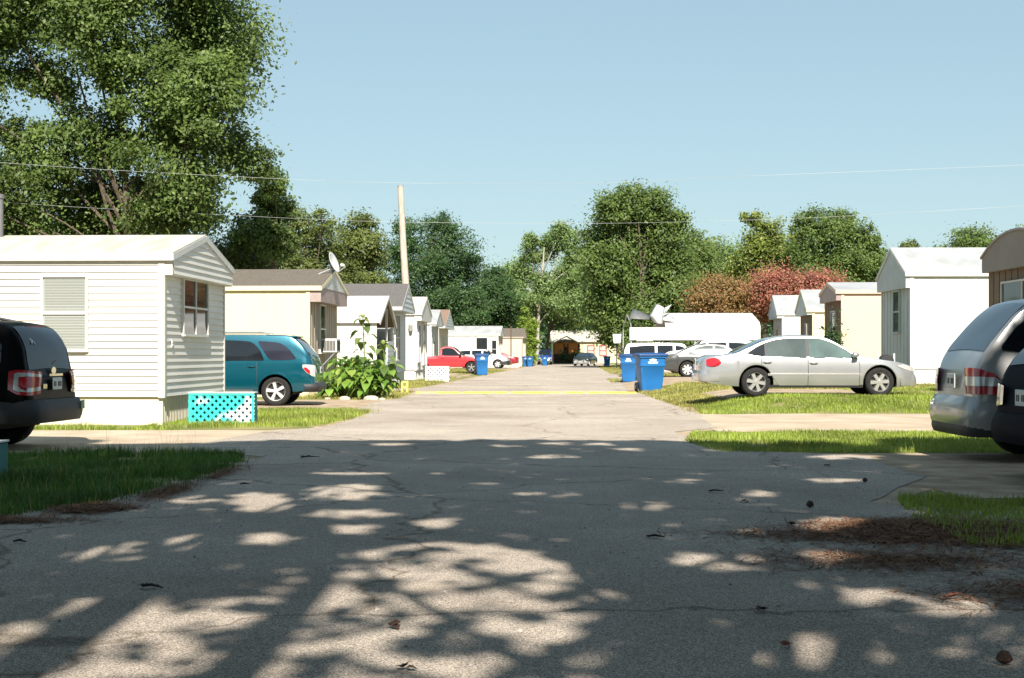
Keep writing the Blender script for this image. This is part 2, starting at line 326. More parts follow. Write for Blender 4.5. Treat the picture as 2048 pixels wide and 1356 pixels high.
def tree(name, x, y, label, cat, lobes, leaf, n, m, trunk=None, bark=None, group=None, sparse=None, base=None, lean=0, tfork=.45, clus=26, sig=.26, z0=None, limbs=True):
    """lobes: (X, Y, Z, r) world; a tapered trunk with limbs to every lobe; leaves in clumps on each lobe"""
    zb = G(x,y) if z0 is None else z0
    root = empty(name, (x,y,zb), 0, label, cat, group)
    lob = [(lx-x, ly-y, lz-zb, r) for lx,ly,lz,r in lobes]
    top = max(l[2]+l[3]*.5 for l in lob); trunk = trunk or max(.1, top*.022)
    mb = MB(); fork = top*tfork
    cx = sum(l[0] for l in lob)/len(lob)*.5; cy = sum(l[1] for l in lob)/len(lob)*.5
    tp = [(cx*t+.05*top*.2*math.sin(5*t+x), cy*t, top*.86*t) for t in [i/8 for i in range(9)]]
    mb.tube(tp, [trunk*(1.35 if i==0 else 1-.085*i) for i in range(9)], n=8)
    def tpos(z):
        t = min(1,max(0,z/(top*.86))); i = min(7,int(t*8)); f = t*8-i
        return Vector(tp[i]).lerp(Vector(tp[i+1]), f)
    if limbs:
        for lx,ly,lz,r in lob:
            st = tpos(max(min(fork, lz*.9)*.8, lz*random.uniform(.45,.7))); rr_ = trunk*random.uniform(.28,.45)
            pth = limb_path(st, (lx,ly,lz)); mb.tube(pth, [rr_*(1-.12*i) for i in range(len(pth))], n=5)
            for _ in range(6):
                d = Vector(rng.normal(0,1,3)); d.normalize(); q = limb_path((lx,ly,lz), Vector((lx,ly,lz))+d*r*.9, .1, 3)
                mb.tube(q, [rr_*.4,rr_*.28,rr_*.18,rr_*.08], n=4)
    mb.build('trunk', bark or MBK, root, smooth=50, fix=False)
    w = np.array([l[3]**2 for l in lob]); w = w/w.sum()
    Cs = []; Ns = []
    for (lx,ly,lz,r), wi in zip(lob, w):
        k = max(40, int(n*wi)); nc = clus
        d = rng.normal(0,1,(nc,3)); d /= np.linalg.norm(d,axis=1)[:,None]
        cen = d*r*rng.uniform(.45,1.0,(nc,1))
        wc = rng.uniform(.6,1.4,nc); s = rng.choice(nc, k, p=wc/wc.sum()); g = rng.normal(0,1,(k,3))*r*sig*rng.uniform(.5,1.5,(nc,1))[s]*np.array([1,1,.7])
        p = cen[s]+g
        Cs.append(p+np.array([lx,ly,lz])); Ns.append(d[s]*.6+np.array([0,-.35,.6]))
    C = np.concatenate(Cs); Nn = np.concatenate(Ns); ok = C[:,2] > .15; C = C[ok]; Nn = Nn[ok]
    leaf_mesh('crown', C, Nn, leaf, m, root)
    return root
def lobes_px(d, L, dy=2.0, ry=1.0):
    return [(PX(px,d), d+random.uniform(-dy,dy), PZ(py,d), r*d/F*ry) for px,py,r in L]
def crown_px(d, x0, x1, y0, y1, n, r=.26, dy=None, shape='round'):
    """random lobes filling the outline x0..x1, y0..y1 of the photo at distance d"""
    out = []; cx = (x0+x1)/2; cy = (y0+y1)/2; hx = (x1-x0)/2; hy = (y1-y0)/2; rp = r*min(hx*2, hy*2)
    while len(out) < n:
        a, b = random.uniform(-1,1), random.uniform(-1,1)
        if shape == 'round' and a*a+b*b > 1: continue
        if shape == 'egg' and a*a*(1.25 if b < 0 else .8)+b*b > 1: continue
        k = rp*random.uniform(.65,1.15); out.append((cx+a*max(4,hx-k), cy+b*max(4,hy-k), k))
    for t in range(10): pass
    return lobes_px(d, out, dy if dy is not None else hx*d/F*.6)
big = [(430,70,95),(335,30,110),(465,140,55),(440,220,85),(480,300,46),(400,330,110),(300,170,90),(235,85,85),(150,50,70),(115,165,50),(200,270,80),(95,320,80),(25,270,50),(10,380,90),(140,410,95),(270,415,100),(400,420,55),(512,318,34),(55,140,45),(20,30,70),(240,-60,130),(400,-70,110),(-60,200,90),(-70,60,110),(-80,380,100),(340,250,70),(90,-80,110),(340,440,55),(60,440,60)]
tree('broadleaf_tree', PX(255,48), 48, 'tallest leafy tree rising behind the white lap-sided trailer at left', 'tree', lobes_px(48, big, 2.6), .066, 245000, LM['mid'], trunk=.17, clus=24, sig=.27, tfork=.3, group='trees around the trailer park')
tree('broadleaf_tree', PX(548,56), 56, 'slim young tree with narrow crown just right of the tallest tree', 'tree', lobes_px(56, [(552,372,30),(560,412,26),(530,400,28),(540,445,34),(500,470,40),(560,480,40)], .8), 0.064, 21262, LM['mid'], trunk=.1, group='trees around the trailer park')
tree('hedge_tree', PX(120,52), 52, 'low dense tree under the tallest tree behind the white trailer', 'tree', crown_px(52,-120,330,390,560,14,.4), 0.064, 35437, LM['olive'], trunk=.12, group='trees around the trailer park')
tree('hedge_tree', PX(460,58), 58, 'bushy olive tree behind the brown roof, left of the satellite dish', 'tree', crown_px(58,380,560,450,640,14,.36), 0.064, 30712, LM['olive'], trunk=.12, group='trees around the trailer park')
tree('hedge_tree', PX(610,66), 66, 'bushy olive tree rising just above the satellite dish', 'tree', lobes_px(66,[(600,470,45),(560,500,45),(640,480,40),(620,540,60),(560,560,60),(650,450,26),(600,440,24),(680,560,45)],1.5)+crown_px(66,520,690,500,660,6,.4), 0.071, 40162, LM['olive'], trunk=.14, group='trees around the trailer park')
tree('hedge_tree', PX(715,70), 70, 'bushy olive tree just left of the utility pole', 'tree', lobes_px(70,[(715,465,38),(690,500,45),(740,500,32),(720,550,50),(745,580,40),(690,600,50),(730,440,18),(750,640,50)],1.5), 0.071, 33075, LM['olive'], trunk=.14, group='trees around the trailer park')
tree('maple_tree', PX(872,141), 141, 'round dark green tree behind the utility pole', 'tree', lobes_px(141,[(872,470,42),(820,480,40),(910,490,40),(845,520,52),(900,540,55),(790,520,30),(935,530,28),(860,590,70),(800,590,45),(930,600,45),(885,445,22),(935,650,45),(870,660,60),(805,455,24),(830,640,50)],2.5), 0.108, 70875, LM['dark'], trunk=.25, group='trees around the trailer park')
tree('maple_tree', PX(975,152), 152, 'dark green tree beside the round dark tree, behind the flat white trailer', 'tree', crown_px(152,920,1050,520,720,16,.3), 0.121, 37800, LM['dark'], trunk=.2, group='trees around the trailer park')
tree('sycamore_tree', PX(1075,165), 165, 'pale green tree with whitish trunk at the middle of the far treeline', 'tree', lobes_px(165,[(1075,500,30),(1110,480,26),(1050,540,28),(1130,480,28),(1150,530,32),(1095,580,36),(1040,600,40),(1130,600,40),(1120,465,18),(1060,480,16)],2.5), 0.128, 35437, LM['light'], trunk=.26, bark=MBP, tfork=.35, group='trees around the trailer park')
tree('sycamore_tree', PX(1000,175), 175, 'pale green tree left of the whitish trunk in the far treeline', 'tree', crown_px(175,955,1060,495,700,14,.34), 0.140, 28350, LM['light'], trunk=.22, group='trees around the trailer park')
tree('sycamore_tree', PX(1150,190), 190, 'yellowish green tree behind the large dark tree at the road end', 'tree', crown_px(190,1070,1230,470,690,16,.34), 0.153, 28350, LM['yellow'], trunk=.26, group='trees around the trailer park')
tree('oak_tree', PX(1278,124), 124, 'largest dark oak standing right of the road end', 'tree', lobes_px(124,[(1268,400,34),(1225,420,38),(1310,410,36),(1200,470,36),(1255,470,60),(1330,470,48),(1350,440,26),(1215,540,48),(1285,550,66),(1350,540,46),(1200,600,36),(1240,620,56),(1310,630,60),(1370,600,40),(1225,670,26),(1340,690,50),(1380,660,36),(1190,520,22),(1280,690,40)],3), 0.125, 115000, LM['mid'], trunk=.2, clus=46, sig=.30, group='trees around the trailer park')
tree('dense_tree', PX(1092,172), 172, 'dark low tree over the road end in front of the brown porch', 'tree', crown_px(172,1050,1200,540,665,14,.36), 0.140, 28350, LM['dark'], trunk=.22, group='trees around the trailer park')
tree('young_tree', PX(1058,148), 148, 'small bright green tree beside the beige trailer end', 'tree', lobes_px(148,[(1049,640,13),(1054,665,18),(1066,650,12),(1045,690,19),(1064,688,16),(1053,715,17),(1048,620,7)],.6), 0.083, 16537, LM['bright'], trunk=.09, group='trees around the trailer park')
tree('dense_tree', PX(1395,140), 140, 'leafy green tree just right of the large dark oak', 'tree', crown_px(140,1340,1440,450,680,14,.4), 0.128, 30712, LM['mid'], trunk=.2, group='trees around the trailer park')
tree('sycamore_tree', PX(1450,160), 160, 'pale green tree behind the crape myrtles, near the oak', 'tree', crown_px(160,1390,1540,470,680,14,.36), 0.140, 28350, LM['light'], trunk=.22, group='trees around the trailer park')
tree('sycamore_tree', PX(1530,150), 150, 'yellowish tree with a ragged top above the crape myrtles', 'tree', lobes_px(150,[(1510,440,18),(1540,470,30),(1520,500,40),(1580,500,36),(1560,550,50),(1500,560,50),(1600,560,45),(1495,430,10)],2.5), 0.134, 33075, LM['yellow'], trunk=.2, group='trees around the trailer park')
tree('maple_tree', PX(1660,142), 142, 'broad green tree behind the row of cream trailer ends', 'tree', lobes_px(142,[(1640,440,30),(1605,455,26),(1690,440,30),(1660,480,46),(1715,480,36),(1740,510,30),(1620,510,40),(1690,540,52),(1750,560,34),(1640,570,50)],2.5), 0.128, 47250, LM['mid'], trunk=.25, group='trees around the trailer park')
tree('maple_tree', PX(1735,150), 150, 'thin topped green tree beside the white trailer gable at right', 'tree', crown_px(150,1690,1790,500,660,12,.36), 0.128, 23625, LM['yellow'], trunk=.2, group='trees around the trailer park')
for px,d_,a_,k_,lab_ in ((1420,165,(1355,1480,468,650),'yellow','yellow green tree filling the gap right of the large dark oak'),(1600,160,(1545,1650,475,640),'light','pale green tree behind the middle crape myrtle'),(1790,170,(1730,1850,505,640),'light','pale low tree behind the tall white trailer gable')):
    tree('sycamore_tree', PX(px,d_), d_, lab_, 'tree', crown_px(d_,*a_,13,.4), .18, 15000, LM[k_], trunk=.2, group='trees around the trailer park')
for px, a, lab in ((1825,(1795,1858,476,560),'small round treetop left of centre above the white trailer roof at right'),(1885,(1850,1912,489,560),'low treetop peeking over the middle of the white trailer roof at right'),(1940,(1888,1995,452,560),'bushy treetop above the right end of the white trailer roof'),(2025,(1985,2080,455,560),'treetop behind the brown trailer gable at far right')):
    tree('broadleaf_tree', PX(px,112), 112, lab, 'tree', crown_px(112,*a,9,.38), 0.102, 14175, LM['mid' if px!=1825 else 'olive'], trunk=.16, group='trees around the trailer park')
for px, a, k, lab in ((1445,(1370,1512,540,668),'bronze','leftmost crape myrtle, bronze tinted, beside the white carport'),(1545,(1480,1620,525,650),'pink','middle crape myrtle with mixed pink blossom and green leaves'),(1640,(1560,1730,528,640),'pink','rightmost crape myrtle covered in pink blossom behind the cream trailers')):
    tree('crape_myrtle', PX(px,100), 100, lab, 'tree', crown_px(100,*a,14,.36,1.4), 0.076, 28350, LM[k], trunk=.07, group='crape myrtles behind the carport')
# far woodland beyond the park: one mass nobody could count
def woods():
    C = []
    for k in range(520):
        x = random.uniform(-140, 170); y = random.uniform(215, 255); r = random.uniform(2.2,4.2); z = random.uniform(0.5, 8.5)
        C.append(rng.normal(0,1,(70,3))*np.array([r*.55,r*.5,r*.5])+np.array([x,y,z]))
    C = np.concatenate(C); C = C[C[:,2] > .1]
    o = leaf_mesh('far_woods', C, np.tile(np.array([0,-.4,.6]),(len(C),1)), .55, LM['dark']); tag(o, 'far wood closing the view behind the trailers', 'wood', kind='stuff')
woods()
# ---------------------------------------------------------------- shade trees behind the viewer
def shade_trees():
    E = [(720,948,95,4),(1050,990,34,5),(1140,990,24,5),(980,968,45,3),(1300,1015,55,10),(870,1050,55,12),(387,1002,65,9),(520,1005,75,25),(380,1090,62,22),(533,1080,52,15),(200,1108,105,18),(60,1207,62,30),(205,1205,42,15),(40,1300,90,52),(1427,1124,110,20),(1660,1050,90,14),(1650,1118,60,16),(1737,1196,75,25),(1916,1217,95,24),(1620,1310,155,42),(1427,1268,42,26),(1980,1300,95,32),(1665,962,62,6),(1690,915,90,6),(1380,962,32,4),(690,985,90,20),(700,1030,100,12),(680,1062,70,12),(1110,1170,75,22),(1850,905,60,8),(1120,888,40,3),(1010,893,30,3),(1180,890,60,3),(780,890,50,3),(1250,900,30,3),(1100,915,70,4),(1500,1065,40,6),(1520,990,40,8)]
    S = [(640,1175,420,1130,60,0)]
    def lit(x, y):
        if y < 3: return 0
        px = 1024+F*x/y; py = HZ+F*EYE/y
        if ((x-5.75)/.42)**2+((y-17.0)/.36)**2 < 1: return .95
        if y < 20.5:
            for cx,cy,rx,ry in E:
                q = ((px-cx)/rx)**2+((py-cy)/ry)**2
                if q < 1.3: return min(.97, 1.5*(1.3-q))
        # large dappled pools
        if ((px-880)/330)**2+((py-1190)/105)**2 < 1: return .89
        if 600 < px < 1200 and py > 1240: return .76
        if px < 600 and py > 1195: return .90
        return .02
    n = 100000
    P = np.stack([rng.uniform(-13,13,n), rng.uniform(1.5,20.3,n)],1); n2 = 50000
    Q = np.stack([rng.uniform(-30,30,n2), rng.uniform(-26,15,n2)],1); Q = Q[(np.abs(Q[:,0]) > 13)|(Q[:,1] < 1.5)]; P = np.concatenate([P,Q])  # Q: wide unseen leaf layer added to block sky light on the road
    keep = []
    for x,y in P:
        edge = 20.15-.5*sm(1,5,x)-1.0*sm(2.0,6.0,x)+.25*fnoise(x,0,.9)+.25*fnoise(x,5,2.3)
        if x < -3.2: edge -= .8*sm(-3.2,-5.0,x)*(1 if x > -5.9 else 0)
        if x < -5.9: edge += 1.2
        if x > 4.8: edge += 2.2*sm(4.8,5.6,x)
        keep.append(y < edge and random.random() > lit(x,y))
    P = P[np.array(keep)]
    h = rng.uniform(8.5,14.5,len(P)); h = np.where(P[:,1] > 17, rng.uniform(12,15.5,len(P)), h)
    t = h/-SUNV.z
    C = np.stack([P[:,0]-SUNV.x*t, P[:,1]-SUNV.y*t, h],1)  # crown leaves laid back along sun rays to shape the road's shade
    spec = [((-1.95,-3.0),'tall shade tree with straight trunk standing behind the viewer',.24),((1.6,-2.2),'spreading shade tree standing behind the viewer on the right',.22),((-7.5,-3.5),'shade tree at the left verge behind the viewer',.22),((8.5,-4),'shade tree at the right verge behind the viewer',.22)]
    own = np.argmin(np.stack([np.abs(C[:,0]-s[0][0]) for s in spec],1),1)
    for i,((x,y),lab,tr) in enumerate(spec):
        root = empty('shade_tree', (x,y,0), 0, lab, 'tree', 'shade trees over the road')
        mb = MB(); pts = [((.176*k if i==0 else 0.02*k*k*.1),0.02*k,k*1.6) for k in range(9)]; mb.tube(pts, [tr*(1.3 if k==0 else 1-.06*k) for k in range(9)], n=10)
        if i == 0: mb.tube([(.55,0,4.5),(1.2,0,6),(1.72,0,7.8),(2.0,0,10),(1.9,0,12.5)], [.17,.15,.13,.11,.07], n=8)
        Ci = C[own==i]-np.array([x,y,0])
        sel = rng.choice(len(Ci), 26, replace=False)
        for k in sel:
            e = Ci[k]; z = min(11, max(4, e[2]*random.uniform(.35,.75))); st = Vector((0,.03*z,z)); q = limb_path(st, e, .14); r0 = tr*random.uniform(.2,.42)
            mb.tube(q, [r0*(1-.13*j) for j in range(len(q))], n=6)
        mb.build('trunk', MBK, root, smooth=50, fix=False)
        leaf_mesh('crown', Ci, np.tile(np.array([0,-.75,.7]),(len(Ci),1)), .122, LM['shade'], root, asp=.7)
shade_trees()
for x,y,lab in ((-17,-8,'unseen side tree added to cut sky light left of the road behind the viewer'),(-17,5,'unseen side tree added to cut sky light over the left yard beside the viewer'),(17,-8,'unseen side tree added to cut sky light right of the road behind the viewer'),(18,4,'unseen side tree added to cut sky light over the right yard beside the viewer')):
    tree('shade_tree', x, y, lab, 'tree', [(x+random.uniform(-2,2), y+random.uniform(-5,5), random.uniform(1.5,8.5), random.uniform(1.8,2.6)) for _ in range(16)], .26, 9000, LM['shade'], trunk=.2, group='shade trees over the road')  # unseen trees added to block sky light from the sides
# ---------------------------------------------------------------- mobile homes
MWH = mat('white_siding', (.60,.58,.53), .55, .04, 1.3, col2=(.67,.66,.62), stretch=(.4,.4,1))
MWH2 = mat('white_panel', (.53,.52,.485), .5, .03, .9, col2=(.62,.61,.58), stretch=(2.5,2.5,.35), detail=7)
MSK = mat('cream_skirting', (.62,.57,.46), .6, .05, 2.)
MCR = mat('cream_wall', (.63,.57,.375), .6, .03, .8, stretch=(6,6,.3))
MPE = mat('peach_wall', (.60,.46,.335), .6, .03, .8)
MGRY = mat('grey_siding_and_end_shade', (.46,.50,.51), .6, .06, 2)  # real grey siding; also stands in for shade on white trailers' ends
MLG = mat('pale_grey_trim', (.55,.56,.54), .55, .06, 3)
MBG = mat('beige_wall', (.55,.45,.36), .65, .05, 2)
MBRN = mat('brown_wall', (.17,.115,.07), .7, .15, 3)
MTAN = mat('weathered_board', (.30,.25,.19), .8, .15, 3, col2=(.42,.37,.30), stretch=(8,8,.5))
MMAU = mat('mauve_trim', (.33,.26,.24), .6, .08, 4)
MRW = mat('weathered_white_roof', (.37,.345,.29), .7, .1, 1.2, col2=(.50,.475,.42), stretch=(3,.5,1), detail=9)
MRB = mat('brown_shingles', (.075,.064,.05), .9, .15, 14, col2=(.145,.125,.10), bump=.5, bscale=30, stretch=(1,3,1))
MRG = mat('grey_shingles', (.075,.07,.068), .9, .15, 14, col2=(.13,.124,.118), bump=.5, bscale=30, stretch=(1,3,1))
MRM = mat('metal_roof', (.28,.29,.29), .5, .06, 1.5, col2=(.38,.385,.38), stretch=(1,.6,1), detail=8)
MRR = mat('red_brown_shingles', (.19,.125,.09), .9, .12, 12)
MGL_ = glassmat('dark_window', (.02,.024,.026))
MBL = mat('window_blind', (.36,.385,.36), .6, .07, 1, stretch=(.2,.2,24))
MFR = mat('window_frame', (.58,.57,.53), .5, .04, 4)
MDK = mat('interior_shade', (.02,.018,.015), .9, .2, 4)  # near-black colour stands in for shade inside things
MGM = mat('galvanised_metal', (.42,.44,.43), .4, .1, 6, metal=.5)
def home(label, cat, x, d, rz, Wd, L, zs, ze, zr, ov=.28, box=.35, side=1, siding='lap', wall=None, endw=None, skirt=None, roof=None, gable=None, fascia=None,
         endwin=(), sidewin=(), step=.122, name='mobile_home', group='trailer homes along the lane', flat=False, z0=None, corner=True, gtri=None):
    """local axes: +x (or -x when side=-1) looks to the lane, y runs away from the viewer; origin at the near corner of the lane-side end"""
    wall = wall or MWH2; endw = endw or wall; skirt = skirt or MSK; roof = roof or MRM; gable = gable or endw; fascia = fascia or gable
    z0 = G(x+side*-.5, d+.5) if z0 is None else z0
    root = empty(name, (x,d,z0), rz, label, cat, group); s = side
    ze -= 0; 
    def X(u): return s*u
    def lapface(mb, fn, z0_, z1_, st, prof):
        z = z0_
        while z < z1_-1e-4:
            zt = min(z1_, z+st); mb.quad(fn(0,z,.024), fn(1,z,.024), fn(1,zt,.002), fn(0,zt,.002)); mb.quad(fn(0,z,.0), fn(1,z,.0), fn(1,z,.024), fn(0,z,.024)); z = zt
    near = lambda t,z,o: (X(-L*(1-t)), -o, z)
    end = lambda t,z,o: (X(o), Wd*t, z)
    # walls: a closed box, then lap boards on the two sides one can see
    mb = MB(); mb.box(*(sorted((X(-L), X(0)))), 0, Wd, zs, ze)
    w = mb.build('wall', wall, root)
    if siding == 'lap':
        m2 = MB(); lapface(m2, near, zs, ze-.0, step, 0); m2.build('lap_siding', wall, w, fix=False)
    elif siding == 'vertical':
        m2 = MB(); k = 0
        while k*.4 < L: m2.box(*sorted((X(-k*.4-.012), X(-k*.4+.012))), -.006, .0, zs, ze); k += 1
        m2.build('vertical_ribs', wall, w)
    m3 = MB()
    if siding == 'lap': lapface(m3, end, zs, ze, step, 0)
    else:
        k = 0; m3.quad(end(0,zs,.004), end(1,zs,.004), end(1,ze,.004), end(0,ze,.004))
        while k*.4 < Wd: m3.box(*sorted((X(.0), X(.018))), k*.4-.02 if k else 0, k*.4+.02, zs, ze); k += 1
    m3.build('end_siding', endw, w, fix=False)
    if corner:
        mt_ = MFR if wall in (MWH,MWH2) else fascia
        m4 = MB(); m4.box(*sorted((X(-.08),X(.034))), -.034, -.0, zs-.02, ze); m4.box(*sorted((X(.0),X(.034))), .0, .07, zs-.02, ze); m4.build('corner_trim', mt_, root)
        m4 = MB(); m4.box(*sorted((X(.0),X(.034))), Wd-.07, Wd, zs-.02, ze); m4.build('corner_trim', mt_, root)
    m5 = MB(); m5.box(*sorted((X(-L),X(-.03))), .03, Wd-.03, 0 if flat else -.1, zs)
    k = 0
    while k*.1 < Wd: m5.box(*sorted((X(-.032),X(-.015))), .03+k*.1, .075+k*.1, -.1, zs-.005); k += 1
    m5.build('skirting', skirt, root)
    # roof: two slopes with thickness, running ov past the end
    m6 = MB(); eo = .07; mid = Wd/2; th = .05
    def slope(y0,z0_,y1,z1_):
        v = []
        for xx in (X(-L-.1), X(ov+.03)):
            v += [(xx,y0,z0_),(xx,y1,z1_),(xx,y1,z1_+th),(xx,y0,z0_+th)]
        m6.add(v, [(0,1,2,3),(4,7,6,5),(0,4,5,1),(3,2,6,7),(0,3,7,4),(1,5,6,2)])
    if flat:
        n = 10; pts = [(-eo+(Wd+2*eo)*i/n, ze+(zr-ze)*(1-abs(2*i/n-1)**2.2)) for i in range(n+1)]
        for a,b in zip(pts,pts[1:]): slope(*a,*b)
    else:
        slope(-eo, ze, mid, zr); slope(Wd+eo, ze, mid, zr)
    rf = m6.build('roof', roof, root)
    # gable box that overhangs the lane-side end
    m7 = MB(); zb = ze-box
    tri = [(-.02,zb),(Wd+.02,zb),(Wd+.02,ze-.004)]+([(p[0],p[1]-.004) for p in pts[::-1][1:-1]] if flat else [(mid,zr-.01)])+[(-.02,ze-.004)]
    a = [(X(.03),y,z) for y,z in tri]; b = [(X(ov),y,z) for y,z in tri]
    m7.add(a+b, [tuple(range(len(tri))), tuple(range(len(tri),2*len(tri)))]+[(i,(i+1)%len(tri),(i+1)%len(tri)+len(tri),i+len(tri)) for i in range(len(tri))])
    g = m7.build('gable', gable, root)
    if siding == 'lap':
        m8 = MB(); z = zb+.02
        def yr(z):
            if z < ze: return (0,Wd)
            t = (z-ze)/(zr-ze+1e-6); return (mid*t+.05, Wd-mid*t-.05)
        while z < zr-.08:
            zt = z+step; y0,y1 = yr(z); y2,y3 = yr(min(zt,zr-.06)); zt = min(zt, zr-.06)
            m8.quad((X(ov+.024),y0,z),(X(ov+.024),y1,z),(X(ov+.003),y3,zt),(X(ov+.003),y2,zt)); m8.quad((X(ov),y0,z),(X(ov),y1,z),(X(ov+.024),y1,z),(X(ov+.024),y0,z)); z += step
        m8.build('gable_siding', gable, g, fix=False)
    if gtri:
        m8 = MB(); m8.poly([(X(ov+.012),.05,ze+.0),(X(ov+.012),Wd-.05,ze+.0),(X(ov+.012),mid,zr-.06)]); m8.build('gable_panel', gtri, g)
    if not flat:
        for ya,yb in ((-eo,mid),(Wd+eo,mid)):
            m9 = MB(); m9.bar((X(ov+.02),ya,ze-.03),(X(ov+.02),yb,zr-.03), .035, .11); m9.build('rake_trim', fascia, rf)
    mE = MB(); mE.box(*sorted((X(-L-.1),X(ov+.03))), -eo-.022, -eo-.002, ze-.09, ze+.045); mE.box(*sorted((X(-L-.1),X(ov-.002))), -eo-.002, -.0, ze-.10, ze-.06); mE.build('eave_trim', fascia if wall not in (MWH,MWH2) else MFR, rf)
    def window(face, a, b, z0_, z1_, glass=None, sash=True, frame=None, mull=0, dep=.05):
        if face == 'near': P = lambda t,z,o: (X(t), -o, z)
        else: P = lambda t,z,o: (X(o), t, z)
        def bx(mb, t0,t1,z0,z1,o0,o1):
            v = [P(t,z,o) for o in (o0,o1) for z in (z0,z1) for t in (t0,t1)]; mb.add(v, [(0,2,3,1),(4,5,7,6),(0,1,5,4),(2,6,7,3),(0,4,6,2),(1,3,7,5)])
        fr = .045; mf = MB()
        bx(mf,a-fr,a,z0_-fr,z1_+fr,.0,dep+.02); bx(mf,b,b+fr,z0_-fr,z1_+fr,.0,dep+.02); bx(mf,a,b,z1_,z1_+fr,.0,dep+.02); bx(mf,a,b,z0_-fr,z0_,.0,dep+.03)
        if sash: bx(mf,a,b,(z0_+z1_)/2-.02,(z0_+z1_)/2+.02,.0,dep+.012)
        for k in range(mull): t = a+(b-a)*(k+1)/(mull+1); bx(mf,t-.02,t+.02,z0_,z1_,.0,dep+.014)
        wn = mf.build('window', frame or MFR, root)
        mp = MB(); mp.poly([P(a,z0_,dep*.75),P(b,z0_,dep*.75),P(b,z1_,dep*.75),P(a,z1_,dep*.75)]); mp.build('pane', glass or MGL_, wn)
        if glass is MBL and face == 'near':
            ms = MB(); z = z0_+.01
            while z < z1_-.05:
                if abs(z+.02-(z0_+z1_)/2) > .035: ms.quad(P(a+.02,z,dep*.76),P(b-.02,z,dep*.76),P(b-.02,z+.038,dep*.76+.016),P(a+.02,z+.038,dep*.76+.016))
                z += .048
            ms.build('blind_slats', MBL, wn, fix=False)
        return wn
    for wv in endwin: window('end', *wv[:4], **(wv[4] if len(wv)>4 else {}))
    for wv in sidewin: window('near', *wv[:4], **(wv[4] if len(wv)>4 else {}))
    return root
H1 = home('white lap-sided trailer home with weathered pale roof behind the black SUV', 'mobile home', -6.13, 24.6, R(-2.2), 4.35, 10, .5, 2.98, 3.48, .17, .34, wall=MWH, endw=MWH, roof=MRW, gable=MWH, fascia=MLG,
     endwin=[(1.15,2.85,1.62,2.62,dict(mull=1,frame=MLG))], sidewin=[(-2.12,-1.36,1.33,2.60,dict(glass=MBL))])
m = MB(); m.box(0,.02,.0,.08,0,.14); m.box(.02,.028,.02,.06,.085,.115); m.box(.02,.028,.02,.06,.03,.06); o = m.build('outlet_cover', MLG, H1, loc=(.02,.42,1.37))
m = MB(); m.tube([(0,0,3.3),(0,0,4.25)], .055, 12); m.tube([(0,0,4.22),(0,0,4.3)], .075, 12); m.build('flue_pipe', mat('dark_flue',(.12,.12,.125),.6,.1,6), H1, loc=(-3.72,2.0,0), smooth=40)
H2 = home('cream trailer home with brown shingle roof and satellite dish behind the teal SUV', 'mobile home', -5.95, 41, R(-3.2), 4.4, 12, .45, 3.2, 3.82, .36, .42, siding='vertical', wall=MCR, endw=MTAN, skirt=MCR, roof=MRB, gable=MMAU, fascia=MCR, gtri=MLG,
     endwin=[(1.5,2.3,1.3,2.72,dict(mull=0))])
H3 = home('grey lap-sided trailer home with dark grey gable roof behind the white porch', 'mobile home', -4.85, 56.2, R(-2), 4.9, 9, .5, 3.1, 4.15, .42, .12, wall=MGRY, endw=MGRY, skirt=MLG, roof=MRG, gable=MGRY, fascia=MWH2, endwin=[(1.0,2.6,1.0,2.85,dict(mull=2))], step=.2)
H4 = home('white trailer home with pale peeling roof just right of the utility pole', 'mobile home', -4.45, 65, R(-2.5), 4.6, 9, .5, 3.15, 3.95, .25, .35, siding='vertical', wall=MWH2, endw=MWH2, skirt=MWH2, roof=MRW, gable=MWH2, fascia=MLG, endwin=[(.6,1.3,.9,2.6,dict(sash=False)),(2.7,3.5,.75,2.7)])
H5 = home('white trailer home with pale metal roof directly behind the red pickup', 'mobile home', -5.1, 88, R(-3), 4.2, 9, .5, 3.1, 3.95, .35, .2, siding='vertical', wall=MWH2, endw=MGRY, skirt=MWH2, roof=MRM, gable=MGRY, fascia=MWH2, endwin=[(1.2,2.0,.9,2.6)])  # end of the white trailer coloured blue-grey as painted shade
H6 = home('beige lap-sided trailer home with steep reddish brown roof left of the flat white trailer', 'mobile home', -5.15, 98, R(-4), 5.6, 9, .5, 3.05, 4.3, .45, .1, wall=MLG, endw=MBG, skirt=MBG, roof=MRR, gable=MGRY, fascia=MWH2, endwin=[(2.0,3.5,1.0,2.4,dict(mull=3,glass=MBL))], step=.2)
H7 = home('long white trailer home with flat pale roof directly behind the left-hand white SUV', 'mobile home', -1.3, 130, R(-5), 4.3, 8, .5, 3.05, 3.85, .2, .15, siding='vertical', wall=MWH2, endw=MWH2, skirt=MWH2, roof=MRM, gable=MLG, fascia=MWH2, endwin=[(1.0,2.0,.9,2.5),(2.8,3.6,.9,2.5)], sidewin=[(-2.0,-1.0,.7,2.75,dict(sash=False)),(-.55,-.15,.9,2.5)])
H8 = home('beige trailer home with brown roof at the left end of the lane', 'mobile home', 1.05, 142, R(-5), 4.3, 7, .45, 2.95, 3.85, .12, .1, siding='plain', wall=MBG, endw=MBG, skirt=MCR, roof=MRB, gable=MBG, fascia=MTAN, endwin=[(1.5,2.2,1.0,2.3)])
def rhome(label, px, d, rz, Wd, ze, zr, **k):
    x = PX(px, d); z0 = G(x+1, d+1); return home(label, 'mobile home', x, d, rz, Wd, 9, .5, ze-z0, zr-z0, side=-1, z0=z0, **k)
